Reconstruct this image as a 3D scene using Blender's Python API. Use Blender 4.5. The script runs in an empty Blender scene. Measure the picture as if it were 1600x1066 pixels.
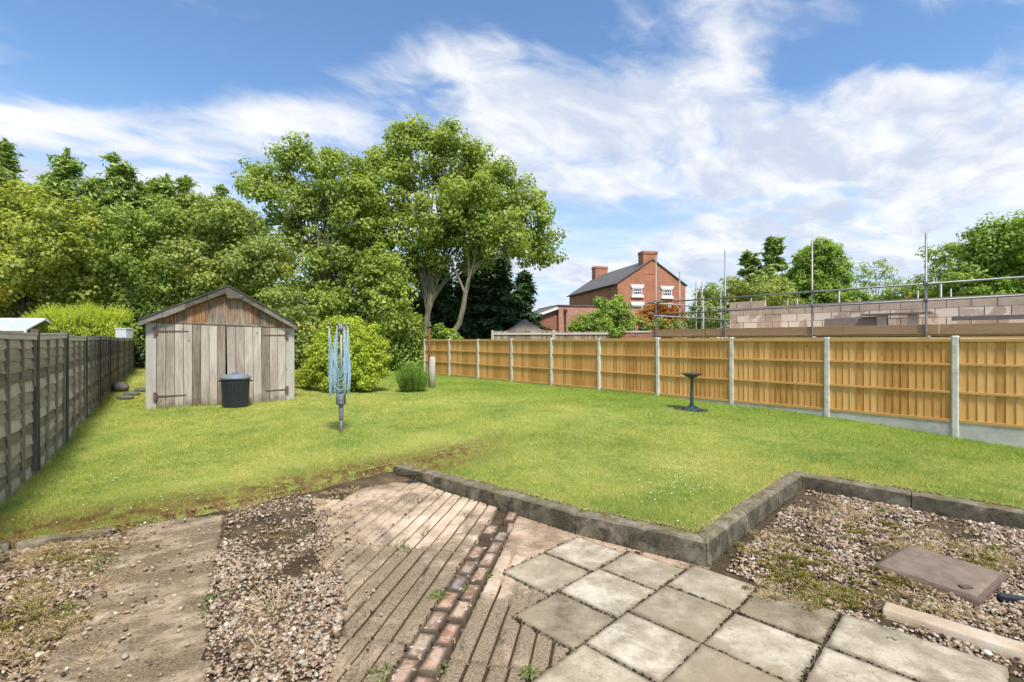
import bpy, bmesh, math, random
import numpy as np
from mathutils import Vector, geometry as mgeo
R = math.radians
random.seed(7); RG = np.random.default_rng(7)
C = bpy.context.scene.collection
scene = bpy.context.scene

# ------------------------------------------------------------------ camera
F = 770.0; CZ = 1.63                       # focal length in photo pixels, eye height
cd = bpy.data.cameras.new('camera'); cam = bpy.data.objects.new('camera', cd); C.objects.link(cam)
cd.sensor_width = 36; cd.lens = 36*F/1600; cd.clip_end = 3000; cd.clip_start = 0.05
cam.location = (0, 0, CZ); cam.rotation_euler = (R(90), 0, 0); scene.camera = cam
def at(px, py, Y): return Vector(((px-800)/F*Y, Y, CZ+(533-py)/F*Y))
def zat(py, Y): return CZ+(533-py)/F*Y

# ------------------------------------------------------------------ light
SUN_EL, SUN_AZ = R(58), R(158)             # azimuth clockwise from +Y: sun high behind the camera, a bit to the right
w = bpy.data.worlds.new("World"); scene.world = w; w.use_nodes = True
sd = bpy.data.lights.new('sun', 'SUN'); sd.energy = 3.1; sd.angle = R(10); sd.color = (1, .93, .81)
sun = bpy.data.objects.new('sun', sd); C.objects.link(sun)
sdir = Vector((math.sin(SUN_AZ)*math.cos(SUN_EL), math.cos(SUN_AZ)*math.cos(SUN_EL), math.sin(SUN_EL)))
sun.rotation_euler = sdir.to_track_quat('Z', 'Y').to_euler()
scene.view_settings.view_transform = 'Standard'; scene.view_settings.look = 'None'
scene.view_settings.exposure = 0.86; scene.view_settings.gamma = 1.0
try: scene.cycles.max_bounces = 6; scene.cycles.transparent_max_bounces = 6
except Exception: pass

# ------------------------------------------------------------------ node helper
class N:
    def __init__(s, nt):
        s.nt = nt; nt.nodes.clear()
    def nd(s, t, ins=None, **kw):
        n = s.nt.nodes.new(t)
        for k, v in kw.items(): setattr(n, k, v)
        for k, v in (ins or {}).items(): s.put(n.inputs[k], v)
        return n
    def put(s, sock, v):
        if isinstance(v, bpy.types.NodeSocket): s.nt.links.new(v, sock)
        elif v is not None:
            if hasattr(sock, 'default_value'):
                if sock.type == 'RGBA' and len(v) == 3: v = (*v, 1)
                sock.default_value = v
    def m(s, op, a, b=0.0, c=0.0, clamp=False):
        n = s.nd('ShaderNodeMath', {0: a, 1: b, 2: c}, operation=op); n.use_clamp = clamp; return n.outputs[0]
    def vm(s, op, a, b=(0,0,0)):
        n = s.nd('ShaderNodeVectorMath', {0: a, 1: b}, operation=op); return n
    def mix(s, f, a, b, mode='MIX'):
        n = s.nt.nodes.new('ShaderNodeMix'); n.data_type = 'RGBA'; n.blend_type = mode
        s.put(n.inputs[0], f); s.put(n.inputs[6], a); s.put(n.inputs[7], b); return n.outputs[2]
    def noise(s, vec, scale, detail=4, rough=.55, dist=0, out=0):
        return s.nd('ShaderNodeTexNoise', {'Vector': vec, 'Scale': scale, 'Detail': detail, 'Roughness': rough, 'Distortion': dist}).outputs[out]
    def vor(s, vec, scale, feature='F1', out='Distance', rand=1.0):
        return s.nd('ShaderNodeTexVoronoi', {'Vector': vec, 'Scale': scale, 'Randomness': rand}, feature=feature).outputs[out]
    def ss(s, v, lo, hi, a=0.0, b=1.0):
        n = s.nt.nodes.new('ShaderNodeMapRange'); n.interpolation_type = 'SMOOTHSTEP'
        for k, x in zip((0, 1, 2, 3, 4), (v, lo, hi, a, b)): s.put(n.inputs[k], x)
        return n.outputs[0]
    def ramp(s, f, stops):
        n = s.nt.nodes.new('ShaderNodeValToRGB'); s.put(n.inputs[0], f); e = n.color_ramp.elements
        while len(e) < len(stops): e.new(.5)
        for q, (p, c) in zip(e, stops): q.position = p; q.color = (*c, 1) if len(c) == 3 else c
        return n.outputs[0]
    def scl(s, vec, v): return s.vm('MULTIPLY', vec, v).outputs[0]
    def bump(s, h, strength=.5, dist=.01):
        return s.nd('ShaderNodeBump', {'Height': h, 'Strength': strength, 'Distance': dist}).outputs[0]
    def obj(s): return s.nd('ShaderNodeTexCoord').outputs['Object']
    def pos(s): return s.nd('ShaderNodeNewGeometry').outputs['Position']
    def isl(s): return s.nd('ShaderNodeNewGeometry').outputs['Random Per Island']
    def attr(s, name, out='Fac'): return s.nd('ShaderNodeAttribute', attribute_name=name).outputs[out]
    def out(s, col, rough=.8, normal=None, metal=0, spec=.3, extra=None):
        b = s.nd('ShaderNodeBsdfPrincipled', {'Base Color': col, 'Roughness': rough, 'Metallic': metal, 'Specular IOR Level': spec})
        if normal: s.put(b.inputs['Normal'], normal)
        for k, v in (extra or {}).items(): s.put(b.inputs[k], v)
        o = s.nd('ShaderNodeOutputMaterial'); s.nt.links.new(b.outputs[0], o.inputs[0]); return b
def newmat(name):
    m = bpy.data.materials.new(name); m.use_nodes = True; return m, N(m.node_tree)

# ------------------------------------------------------------------ sky
n = N(w.node_tree)
sky = n.nd('ShaderNodeTexSky', sky_type='NISHITA', sun_disc=False, sun_elevation=SUN_EL, sun_rotation=SUN_AZ, air_density=1.0, dust_density=0.3, ozone_density=3.0)
gen = n.nd('ShaderNodeTexCoord').outputs['Generated']
sp = n.nd('ShaderNodeSeparateXYZ', {0: gen})
zz = n.m('MAXIMUM', sp.outputs[2], 0.0)
den = n.m('ADD', zz, .16)
P = n.nd('ShaderNodeCombineXYZ', {0: n.m('DIVIDE', sp.outputs[0], den), 1: n.m('DIVIDE', sp.outputs[1], den), 2: 0.0}).outputs[0]
# the wind has drawn the clouds out along one bearing
Pr = n.nd('ShaderNodeVectorRotate', {'Vector': P, 'Angle': R(-38)}, rotation_type='Z_AXIS').outputs[0]
Ps = n.scl(Pr, (1.0, 1.55, 1))
warp = n.noise(Ps, 1.3, 3, .5, 0, 1)
Pw = n.vm('ADD', Ps, n.scl(n.vm('SUBTRACT', warp, (.5,.5,.5)).outputs[0], (.75,.75,.75))).outputs[0]
n1 = n.noise(Pw, 1.25, 9, .54, 0)
n2 = n.noise(Pw, 4.0, 8, .58, .1)
def cpl(px, py):
    d = Vector(((px-800)/F, 1, (533-py)/F)).normalized(); k = d.z+.16
    return d.x/k, d.y/k
cov = n.m('ADD', n.m('MULTIPLY', n1, 1.0), n.m('MULTIPLY', n.m('SUBTRACT', n2, .5), .48))
for px, py, sx, sy, wgt in [(660,95,.16,.10,.14),(900,170,.34,.16,.20),(460,185,.26,.13,.20),(1080,45,.16,.08,.13),(1420,150,.34,.14,.16),(1150,290,.9,.5,.16),
                            (20,185,.26,.09,.20),(160,190,.30,.05,.10),(230,265,1.0,.30,.10),(30,40,.10,.06,.14),(40,90,.10,.05,.12),(410,20,.08,.04,.12),(1500,230,.6,.3,.14),(1000,400,2.0,.9,.08),(1100,110,.25,.10,.06),(1270,40,.12,.06,.06),
                            (200,60,.50,.18,-.15),(430,90,.26,.14,-.14),(830,25,.20,.09,-.14),(1270,125,.16,.13,-.20),(1450,75,.20,.10,-.16),(915,338,.45,.25,-.22),(560,20,.2,.1,-.12),(1540,360,.5,.25,-.10),(70,110,.3,.15,-.08),(250,150,.4,.14,-.10),(1560,30,.16,.1,-.08)]:
    cx, cy = cpl(px, py)
    dv = n.scl(n.vm('SUBTRACT', P, (cx, cy, 0)).outputs[0], (1/sx, 1/sy, 0))
    l = n.vm('LENGTH', dv).outputs['Value']
    g = n.m('POWER', 2.718, n.m('MULTIPLY', n.m('MULTIPLY', l, l), -1))
    cov = n.m('MULTIPLY_ADD', g, wgt, cov)
alpha = n.ss(cov, .39, .70)
alpha = n.m('MULTIPLY', alpha, .97)
n3 = n.noise(Pw, 2.2, 6, .6, .2)
ccol = n.mix(n.ss(n3, .36, .64), (3.6, 4.0, 4.9), (5.75, 5.8, 5.85))
blue = n.mix(1.0, sky.outputs[0], (.82, 1.06, 1.42), 'MULTIPLY')
blue = n.mix(1.0, blue, (1.22, 1.06, .84), 'MULTIPLY')
# low band of pale grey-blue layered cloud
low = n.ss(zz, .03, .42, .90, 0.0)
lown = n.noise(n.scl(gen, (2.2, 2.2, 16)), 1.6, 7, .6, .4)
lowc = n.mix(n.ss(lown, .38, .66), (3.3, 4.1, 5.4), (5.2, 5.5, 5.9))
base = n.mix(low, blue, lowc)
col = n.mix(alpha, base, ccol)
bg = n.nd('ShaderNodeBackground', {'Color': col, 'Strength': .10})
wo = n.nd('ShaderNodeOutputWorld'); n.nt.links.new(bg.outputs[0], wo.inputs[0])

# ------------------------------------------------------------------ mesh helpers
class MB:
    def __init__(s): s.v = []; s.f = []; s.mi = []
    def quad(s, a, b, c, d, mi=0):
        k = len(s.v); s.v += [tuple(a), tuple(b), tuple(c), tuple(d)]; s.f.append((k, k+1, k+2, k+3)); s.mi.append(mi)
    def hexa(s, p, mi=0):                      # p: 4 bottom then 4 top corners (counter-clockwise)
        k = len(s.v); s.v += [tuple(q) for q in p]
        for f in ((3,2,1,0),(4,5,6,7),(0,1,5,4),(1,2,6,5),(2,3,7,6),(3,0,4,7)):
            s.f.append(tuple(k+i for i in f)); s.mi.append(mi)
    def box(s, x0, x1, y0, y1, z0, z1, mi=0):
        s.hexa([(x0,y0,z0),(x1,y0,z0),(x1,y1,z0),(x0,y1,z0),(x0,y0,z1),(x1,y0,z1),(x1,y1,z1),(x0,y1,z1)], mi)
    def bar(s, a, b, wd, ht, up=(0,0,1), mi=0):
        a = Vector(a); b = Vector(b); d = (b-a).normalized(); up = Vector(up)
        sd_ = d.cross(up).normalized()*wd/2; u = sd_.cross(d).normalized()*ht/2
        s.hexa([a-sd_-u, b-sd_-u, b+sd_-u, a+sd_-u, a-sd_+u, b-sd_+u, b+sd_+u, a+sd_+u], mi)
    def prism(s, poly, off, mi=0):             # planar polygon extruded by a vector
        k = len(s.v); nn = len(poly); off = Vector(off)
        s.v += [tuple(p) for p in poly]+[tuple(Vector(p)+off) for p in poly]
        s.f.append(tuple(range(k+nn-1, k-1, -1))); s.mi.append(mi)
        s.f.append(tuple(range(k+nn, k+2*nn))); s.mi.append(mi)
        for i in range(nn):
            j = (i+1) % nn; s.f.append((k+i, k+j, k+nn+j, k+nn+i)); s.mi.append(mi)
    def tube(s, pts, rad, nseg=8, mi=0, cap=True):
        pts = [Vector(p) for p in pts]
        if not hasattr(rad, '__len__'): rad = [rad]*len(pts)
        k = len(s.v); ref = None
        for i, p in enumerate(pts):
            d = (pts[min(i+1, len(pts)-1)]-pts[max(i-1, 0)])
            d = d.normalized() if d.length > 1e-9 else Vector((0,0,1))
            if ref is None: ref = d.orthogonal().normalized()
            ref = (ref-d*ref.dot(d)); ref = ref.normalized() if ref.length > 1e-6 else d.orthogonal().normalized()
            bb = d.cross(ref)
            for j in range(nseg):
                a = 2*math.pi*j/nseg; s.v.append(tuple(p+(ref*math.cos(a)+bb*math.sin(a))*rad[i]))
        for i in range(len(pts)-1):
            for j in range(nseg):
                a = k+i*nseg+j; b = k+i*nseg+(j+1) % nseg
                s.f.append((a, b, b+nseg, a+nseg)); s.mi.append(mi)
        if cap:
            s.f.append(tuple(k+j for j in range(nseg-1, -1, -1))); s.mi.append(mi)
            s.f.append(tuple(k+(len(pts)-1)*nseg+j for j in range(nseg))); s.mi.append(mi)
    def lathe(s, prof, nseg=32, mi=0, rib=None, c=(0,0)):
        k = len(s.v)
        for i, (r, z) in enumerate(prof):
            for j in range(nseg):
                a = 2*math.pi*j/nseg; rr = r+(rib(j, i) if rib else 0)
                s.v.append((c[0]+rr*math.cos(a), c[1]+rr*math.sin(a), z))
        for i in range(len(prof)-1):
            for j in range(nseg):
                a = k+i*nseg+j; b = k+i*nseg+(j+1) % nseg
                s.f.append((a, b, b+nseg, a+nseg)); s.mi.append(mi)
        s.f.append(tuple(k+j for j in range(nseg-1, -1, -1))); s.mi.append(mi)
        s.f.append(tuple(k+(len(prof)-1)*nseg+j for j in range(nseg))); s.mi.append(mi)
    def build(s, name, mats, parent=None, smooth=False, bevel=0, loc=None):
        me = bpy.data.meshes.new(name); me.from_pydata(s.v, [], s.f)
        mats = mats if isinstance(mats, (list, tuple)) else [mats]
        for m_ in mats: me.materials.append(m_)
        if len(mats) > 1: me.polygons.foreach_set('material_index', s.mi)
        if smooth: me.shade_smooth()
        o = bpy.data.objects.new(name, me); C.objects.link(o)
        if parent is not None: o.parent = parent
        if loc is not None: o.location = loc
        if bevel:
            b = o.modifiers.new('bevel', 'BEVEL'); b.width = bevel; b.segments = 2; b.limit_method = 'ANGLE'
        return o
def tag(o, label=None, cat=None, group=None, kind=None):
    if label: o['label'] = label
    if cat: o['category'] = cat
    if group: o['group'] = group
    if kind: o['kind'] = kind
    return o
def empty(name, loc=(0,0,0), rz=0, label=None, cat=None, group=None):
    o = bpy.data.objects.new(name, None); C.objects.link(o); o.location = loc; o.rotation_euler = (0,0,rz)
    o.empty_display_size = .2
    return tag(o, label, cat, group)
def npmesh(name, V, Fq, mats, parent=None, attrs=None, smooth=False, mi=None):
    """V (n,3), Fq (m,k) arrays"""
    me = bpy.data.meshes.new(name); V = np.asarray(V, np.float32); Fq = np.asarray(Fq, np.int32); k = Fq.shape[1]
    me.vertices.add(len(V)); me.vertices.foreach_set('co', V.ravel())
    me.loops.add(Fq.size); me.loops.foreach_set('vertex_index', Fq.ravel())
    me.polygons.add(len(Fq)); me.polygons.foreach_set('loop_start', np.arange(0, Fq.size, k, dtype=np.int32))
    for m_ in (mats if isinstance(mats, (list, tuple)) else [mats]): me.materials.append(m_)
    if mi is not None: me.polygons.foreach_set('material_index', np.asarray(mi, np.int32))
    for nm, arr in (attrs or {}).items():
        a = me.attributes.new(nm, 'FLOAT', 'POINT'); a.data.foreach_set('value', np.asarray(arr, np.float32).ravel())
    me.update(calc_edges=True)
    if smooth: me.shade_smooth()
    o = bpy.data.objects.new(name, me); C.objects.link(o)
    if parent is not None: o.parent = parent
    return o
def hull_noise(x, y, s=1.0):
    return math.sin(x*1.7*s+.3)*math.cos(y*2.1*s-.7)*.5+math.sin(x*4.3*s+y*3.1*s)*.3+math.cos(x*7.7*s-y*6.3*s)*.2

# ------------------------------------------------------------------ lie of the land
LF = lambda Y: -.675*Y-1.75                       # left fence line
RFP = lambda i: (.02805*(-136+45.33*i), 21.6*(1-.0675*i))
ctrl = [(-4.9,4.8,.03),(-4.05,3.9,.04),(-3.38,4.25,.05),(-2.89,4.78,.05),(-2.22,5.4,.05),(-1.4,6.3,.085),(-.1,5.0,.163),(.62,4.3,.176),(1.42,3.78,.190),(1.95,4.35,.178),
        (3.2,5.62,.150),(4.0,5.0,.142),(4.75,4.35,.132),(6.1,3.1,.122),(8.5,3,.1),(LF(5.99),5.99,.02),(LF(7.4),7.4,.10),(LF(9.2),9.2,.20),(LF(10.6),10.6,.27),(LF(13.8),13.8,.42),(LF(19.5),19.5,.6),
        (-7.37,9.93,.25),(-5.11,11.55,.24),(-2.7,7.8,.17),(3.68,10.3,.2),(-4.5,13.6,.24),(0,8,.19),(3,8,.17),(-14,28,.6),(-4,30,.3),(5,28,.2)]
ctrl += [(*RFP(i), z) for i, z in ((0,.2),(2,.2),(4,.2),(6,.2),(7,.15),(8,.11),(9,-.03),(10,-.1),(11,-.14))]
CT = np.array(ctrl)
def _tps(r2): return np.where(r2 > 1e-9, r2*np.log(r2+1e-12)*.5, 0)
_d2 = ((CT[:, None, :2]-CT[None, :, :2])**2).sum(-1)
_A = np.zeros((len(CT)+3,)*2); _A[:len(CT), :len(CT)] = _tps(_d2)+np.eye(len(CT))*.3
_A[:len(CT), len(CT):] = np.c_[np.ones(len(CT)), CT[:, :2]]; _A[len(CT):, :len(CT)] = _A[:len(CT), len(CT):].T
_W = np.linalg.solve(_A, np.r_[CT[:, 2], 0, 0, 0])
def GN(x, y):
    x = np.atleast_1d(np.asarray(x, float)); y = np.atleast_1d(np.asarray(y, float))
    d2 = (x[:, None]-CT[None, :, 0])**2+(y[:, None]-CT[None, :, 1])**2
    z = _tps(d2)@_W[:len(CT)]+_W[len(CT)]+_W[len(CT)+1]*x+_W[len(CT)+2]*y
    z = z+.010*np.sin(x*2.3+y*1.1)*np.cos(y*1.9-x*.7)
    return np.clip(z, -.3, .75)
def G(x, y): return float(GN(x, y)[0])

def offset_path(pts, d):
    out = []
    for i, p in enumerate(pts):
        p = Vector(p[:2]); a = Vector(pts[max(i-1, 0)][:2]); b = Vector(pts[min(i+1, len(pts)-1)][:2])
        d1 = (p-a).normalized() if i else (b-p).normalized(); d2 = (b-p).normalized() if i < len(pts)-1 else d1
        n1_ = Vector((-d1.y, d1.x)); n2_ = Vector((-d2.y, d2.x)); mn = (n1_+n2_).normalized()
        out.append(p+mn*d/max(.35, mn.dot(n1_)))
    return out
KERB = [(-1.50,6.20,.075),(-.87,5.56,.14),(-.20,4.88,.180),(.54,4.20,.195),(1.42,3.58,.21),(2.03,4.23,.20),(2.63,4.86,.185),(3.23,5.48,.165),(3.93,4.85,.155),(4.63,4.20,.145),(5.33,3.55,.14),(6.03,2.9,.13)]
KERB = [(x, y, z*.86) for x, y, z in KERB]
KIN = offset_path(KERB, .13)
def refine(poly, step):
    out = []
    for i, p in enumerate(poly):
        q = poly[(i+1) % len(poly)]; p = Vector(p[:2]); q = Vector(q[:2]); k = max(1, int((q-p).length/step))
        for j in range(k): out.append(p.lerp(q, j/k))
    return out
def inside(poly, x, y):
    P_ = np.array([(p[0], p[1]) for p in poly]); x = np.asarray(x); y = np.asarray(y); c = np.zeros(x.shape, bool)
    j = len(P_)-1
    for i in range(len(P_)):
        xi, yi = P_[i]; xj, yj = P_[j]
        t = ((yi > y) != (yj > y)) & (x < (xj-xi)*(y-yi)/(yj-yi+1e-12)+xi); c ^= t; j = i
    return c
def sheet(name, poly, zfun, mat, fine, coarse, near, jitter=0, skirt=.2):
    b = refine(poly, fine*1.2)
    b = [Vector((p.x+jitter*math.sin(p.x*31+p.y*17), p.y+jitter*math.cos(p.x*23-p.y*29))) for p in b]
    xs = [p.x for p in b]; ys = [p.y for p in b]; pts = []
    y = min(ys)
    while y < max(ys):
        st = fine if y < near else coarse
        x = min(xs)
        while x < max(xs):
            pts.append((x+random.uniform(-.3, .3)*st, y+random.uniform(-.3, .3)*st)); x += st
        y += st
    A = np.array(pts); A = A[inside(b, A[:, 0], A[:, 1])]
    V2 = b+[Vector(p) for p in A]
    nb = len(b); edges = [(i, (i+1) % nb) for i in range(nb)]
    vs, es, fs, ov, oe, of = mgeo.delaunay_2d_cdt(V2, edges, [tuple(range(nb))], 1, 1e-5)
    X = np.array([v.x for v in vs]); Yv = np.array([v.y for v in vs]); Z = zfun(X, Yv)
    me = bpy.data.meshes.new(name)
    v3 = [tuple(t) for t in np.c_[X, Yv, Z]]; faces = [tuple(f) for f in fs]
    if skirt:
        cnt = {}
        for f in faces:
            for i in range(len(f)):
                e = (f[i], f[(i+1) % len(f)]); cnt[e] = 1
        be = [e for e in cnt if (e[1], e[0]) not in cnt]; low_ = {}
        for e in be:
            for q in e:
                if q not in low_: low_[q] = len(v3); v3.append((v3[q][0], v3[q][1], v3[q][2]-skirt))
        for a, c in be: faces.append((c, a, low_[a], low_[c]))
    me.from_pydata(v3, [], faces); me.materials.append(mat); me.shade_smooth()
    o = bpy.data.objects.new(name, me); C.objects.link(o); return o

# ------------------------------------------------------------------ materials
def lawn_color(n, leafy):
    p = n.pos()
    a = n.noise(p, .55, 5, .6, .4); b = n.noise(p, 2.6, 5, .65); c = n.noise(p, 9, 4, .7)
    f = n.m('ADD', n.m('MULTIPLY', a, .44), n.m('ADD', n.m('MULTIPLY', b, .32), n.m('MULTIPLY', c, .24)))
    g = n.ramp(f, [(.36, (.20,.28,.065)), (.45, (.31,.385,.09)), (.53, (.42,.455,.12)), (.64, (.56,.53,.19))])
    # the strip of lawn by the right-hand fence is fresher, the ground by the patio is mossy and scorched
    sx = n.nd('ShaderNodeSeparateXYZ', {0: p})
    d = n.m('ADD', n.m('MULTIPLY', sx.outputs[1], .755), n.m('MULTIPLY', sx.outputs[0], .655))  # distance along fence normal
    fr = n.ss(n.m('ADD', d, n.m('MULTIPLY', b, 1.6)), 8.6, 11.8)
    g = n.mix(n.m('MULTIPLY', fr, .8), g, n.ramp(f, [(.36, (.17,.28,.04)), (.6, (.30,.40,.07))]))
    brown = n.ss(n.m('ADD', n.m('MULTIPLY', b, .5), n.m('MULTIPLY', c, .5)), .52, .68)
    # scorched band along the old edging at the left of the patio
    e1 = n.m('ADD', n.m('MULTIPLY', sx.outputs[0], -.62), n.m('MULTIPLY', sx.outputs[1], .78))     # ~const along edge
    band = n.ss(n.m('ABSOLUTE', n.m('SUBTRACT', e1, 5.55)), .10, 1.0, 1.0, 0.0)
    lim = n.ss(sx.outputs[0], -.9, .4, 1.0, 0.0)
    k = n.m('MULTIPLY', n.m('MULTIPLY', band, lim), n.ss(c, .36, .58), clamp=True)
    k2 = n.m('MULTIPLY', brown, .22)
    k = n.m('MAXIMUM', k, k2)
    g = n.mix(k, g, n.mix(n.ss(b, .42, .58), (.33,.235,.095), (.20,.115,.055)))
    return g
M = {}
def mk(name):
    def deco(fn):
        m, nn = newmat(name); fn(nn); M[name] = m; return fn
    return deco
@mk('lawn')
def _(n):
    g = lawn_color(n, 0); p = n.pos()
    f = n.noise(p, 60, 4, .8); g = n.mix(n.ss(f, .38, .62), n.mix(1, g, (.55,.55,.5), 'MULTIPLY'), n.mix(1, g, (1.1,1.1,1.1), 'MULTIPLY'))
    n.out(g, .9, n.bump(f, .9, .02), spec=.1)
@mk('blades')
def _(n):
    g = lawn_color(n, 1); r = n.isl()
    g = n.mix(1, g, n.ramp(r, [(0, (.70,.78,.6)), (.5, (1,1.02,.9)), (.85, (1.28,1.22,1.05)), (1, (1.75,1.45,1.5))]), 'MULTIPLY')
    b = n.nd('ShaderNodeBsdfPrincipled', {'Base Color': g, 'Roughness': .6, 'Specular IOR Level': .25})
    t = n.nd('ShaderNodeBsdfTranslucent', {'Color': g}); mx = n.nd('ShaderNodeMixShader', {0: .3})
    n.nt.links.new(b.outputs[0], mx.inputs[1]); n.nt.links.new(t.outputs[0], mx.inputs[2])
    o = n.nd('ShaderNodeOutputMaterial'); n.nt.links.new(mx.outputs[0], o.inputs[0])
def leafmat(name, stops, yellow=None, trans=.42, rough=.5, spec=.35):
    m, n = newmat(name)
    r = n.isl(); t = n.attr('tint')
    f = n.m('ADD', n.m('MULTIPLY', r, .45), n.m('MULTIPLY', t, .55))
    g = n.ramp(f, stops)
    if yellow: g = n.mix(n.m('MULTIPLY', n.ss(t, .90, .96), n.ss(r, .25, .6, .15, .9)), g, yellow)
    b = n.nd('ShaderNodeBsdfPrincipled', {'Base Color': g, 'Roughness': rough, 'Specular IOR Level': spec})
    tr = n.nd('ShaderNodeBsdfTranslucent', {'Color': n.mix(1, g, (1.3,1.35,.7), 'MULTIPLY')}); mx = n.nd('ShaderNodeMixShader', {0: trans})
    n.nt.links.new(b.outputs[0], mx.inputs[1]); n.nt.links.new(tr.outputs[0], mx.inputs[2])
    o = n.nd('ShaderNodeOutputMaterial'); n.nt.links.new(mx.outputs[0], o.inputs[0]); M[name] = m
leafmat('leaf_mid', [(.1,(.146,.213,.049)),(.5,(.281,.372,.085)),(.9,(.488,.573,.146))])
leafmat('leaf_syc', [(.1,(.156,.222,.048)),(.5,(.312,.396,.084)),(.9,(.540,.612,.144))])
leafmat('leaf_olive', [(.1,(.161,.207,.057)),(.5,(.299,.362,.098)),(.9,(.494,.546,.149))], (.621,.517,.103))
leafmat('leaf_yellow', [(.1,(.179,.224,.050)),(.5,(.370,.426,.084)),(.85,(.582,.594,.123))], (.672,.515,.078))
leafmat('leaf_bright', [(.1,(.20,.27,.035)),(.5,(.44,.53,.06)),(.9,(.66,.71,.10))])
leafmat('leaf_lime', [(.1,(.34,.42,.05)),(.5,(.55,.62,.08)),(.9,(.72,.76,.14))])
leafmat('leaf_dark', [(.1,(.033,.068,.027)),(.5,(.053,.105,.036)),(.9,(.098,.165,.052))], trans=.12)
leafmat('leaf_conifer', [(.1,(.149,.216,.061)),(.5,(.270,.365,.101)),(.9,(.446,.540,.162))], trans=.2)
leafmat('leaf_green', [(.1,(.154,.231,.044)),(.5,(.286,.407,.077)),(.9,(.462,.594,.121))])
leafmat('leaf_maple', [(.1,(.242,.099,.033)),(.5,(.462,.187,.044)),(.9,(.605,.330,.066))])
leafmat('leaf_weed', [(.1,(.10,.15,.04)),(.5,(.17,.235,.06)),(.9,(.29,.35,.09))])
leafmat('leaf_dry', [(.1,(.28,.19,.09)),(.5,(.45,.34,.18)),(.9,(.60,.50,.32))], trans=.2)
leafmat('leaf_tall', [(.1,(.105,.195,.045)),(.5,(.180,.315,.060)),(.9,(.300,.465,.090))])
@mk('bark')
def _(n):
    p = n.obj(); f = n.noise(n.scl(p, (1,1,.3)), 9, 6, .7)
    n.out(n.ramp(f, [(.3,(.08,.07,.045)),(.5,(.17,.155,.105)),(.7,(.30,.28,.20))]), .9, n.bump(f, .6, .03))
@mk('bark_dark')
def _(n):
    f = n.noise(n.scl(n.obj(), (1,1,.3)), 9, 6, .7)
    n.out(n.ramp(f, [(.3,(.04,.033,.025)),(.7,(.12,.10,.075))]), .95, n.bump(f, .6, .03))
def woodmat(name, stops, axis, gr=.5, knot=True, isl=.5, rough=.85, knotcol=(.3,.22,.18), stain=None):
    """grain runs along axis (object space)"""
    m, n = newmat(name); p = n.obj(); r = n.isl()
    off = n.nd('ShaderNodeCombineXYZ', {0: n.m('MULTIPLY', r, 37.0), 1: n.m('MULTIPLY', r, 91.0), 2: n.m('MULTIPLY', r, 53.0)}).outputs[0]
    q = n.vm('ADD', p, off).outputs[0]
    s = [1, 1, 1]; s[axis] = .045
    g1 = n.noise(n.scl(q, tuple(s)), 60, 4, .7, .6)
    s[axis] = .16; g2 = n.noise(n.scl(q, tuple(s)), 7, 5, .65, .4)
    f = n.m('ADD', n.m('MULTIPLY', n.m('ADD', n.m('MULTIPLY', g1, .45), n.m('MULTIPLY', g2, .55)), 1-isl), n.m('MULTIPLY', r, isl))
    c = n.ramp(f, stops)
    if knot:
        s[axis] = .55; v = n.vor(n.scl(q, tuple(s)), 4.2); k = n.ss(v, .035, .10, 1, 0)
        c = n.mix(n.m('MULTIPLY', k, .75), c, n.mix(1, c, knotcol, 'MULTIPLY'))
    if stain: c = stain(n, p, q, r, c, g1)
    n.out(c, rough, n.bump(g1, gr, .004), spec=.2); M[name] = m
def gable_stain(n, p, q, r, c, g1):
    z = n.nd('ShaderNodeSeparateXYZ', {0: p}).outputs[2]
    k = n.noise(n.scl(q, (1,1,.25)), 4, 4, .7)
    f = n.ss(n.m('ADD', n.m('ADD', k, n.m('MULTIPLY', r, .35)), n.m('MULTIPLY', n.m('SUBTRACT', z, 2.1), .35)), .47, .72)
    return n.mix(f, c, n.mix(n.ss(g1, .4, .62), (.13,.065,.035), (.42,.215,.105)))
def door_stain(n, p, q, r, c, g1):
    z = n.nd('ShaderNodeSeparateXYZ', {0: p}).outputs[2]
    k = n.noise(q, 5, 5, .7)
    f = n.ss(n.m('SUBTRACT', n.m('MULTIPLY', k, .6), z), .0, .28)
    return n.mix(n.m('MULTIPLY', f, .7), c, (.14,.11,.075))
GREY = [(.32,(.07,.054,.04)),(.42,(.20,.16,.125)),(.52,(.33,.28,.23)),(.66,(.53,.475,.41))]
woodmat('shed_wood', GREY, 2, isl=.24, stain=door_stain)
woodmat('shed_gable', GREY, 2, isl=.22, stain=gable_stain)
woodmat('shed_barge', [(.30,(.035,.032,.026)),(.5,(.10,.093,.075)),(.70,(.26,.245,.205))], 0, isl=.3, knot=False)
woodmat('fence_post_grey', [(.3,(.33,.31,.28)),(.7,(.56,.53,.49))], 2, isl=.2)
woodmat('new_fence', [(.26,(.30,.13,.03)),(.40,(.52,.26,.075)),(.55,(.64,.35,.115)),(.75,(.76,.46,.18))], 2, isl=.30, knotcol=(.42,.28,.2))
woodmat('new_rail', [(.3,(.47,.27,.085)),(.7,(.68,.43,.16))], 0, isl=.2, knotcol=(.4,.3,.2))
def lap_stain(n, p, q, r, c, g1):
    k = n.noise(q, 3, 5, .7); gn = n.ss(k, .50, .66)
    return n.mix(n.m('MULTIPLY', gn, .5), c, n.mix(n.ss(g1, .4, .6), (.12,.115,.045), (.30,.27,.12)))
woodmat('old_lap', [(.25,(.15,.115,.075)),(.42,(.31,.25,.175)),(.56,(.48,.405,.30)),(.75,(.68,.60,.475))], 0, isl=.45, gr=.8, knotcol=(.4,.35,.3), stain=lap_stain)
woodmat('old_batten', [(.3,(.13,.105,.08)),(.7,(.33,.28,.22))], 2, isl=.4, knot=False)
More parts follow.
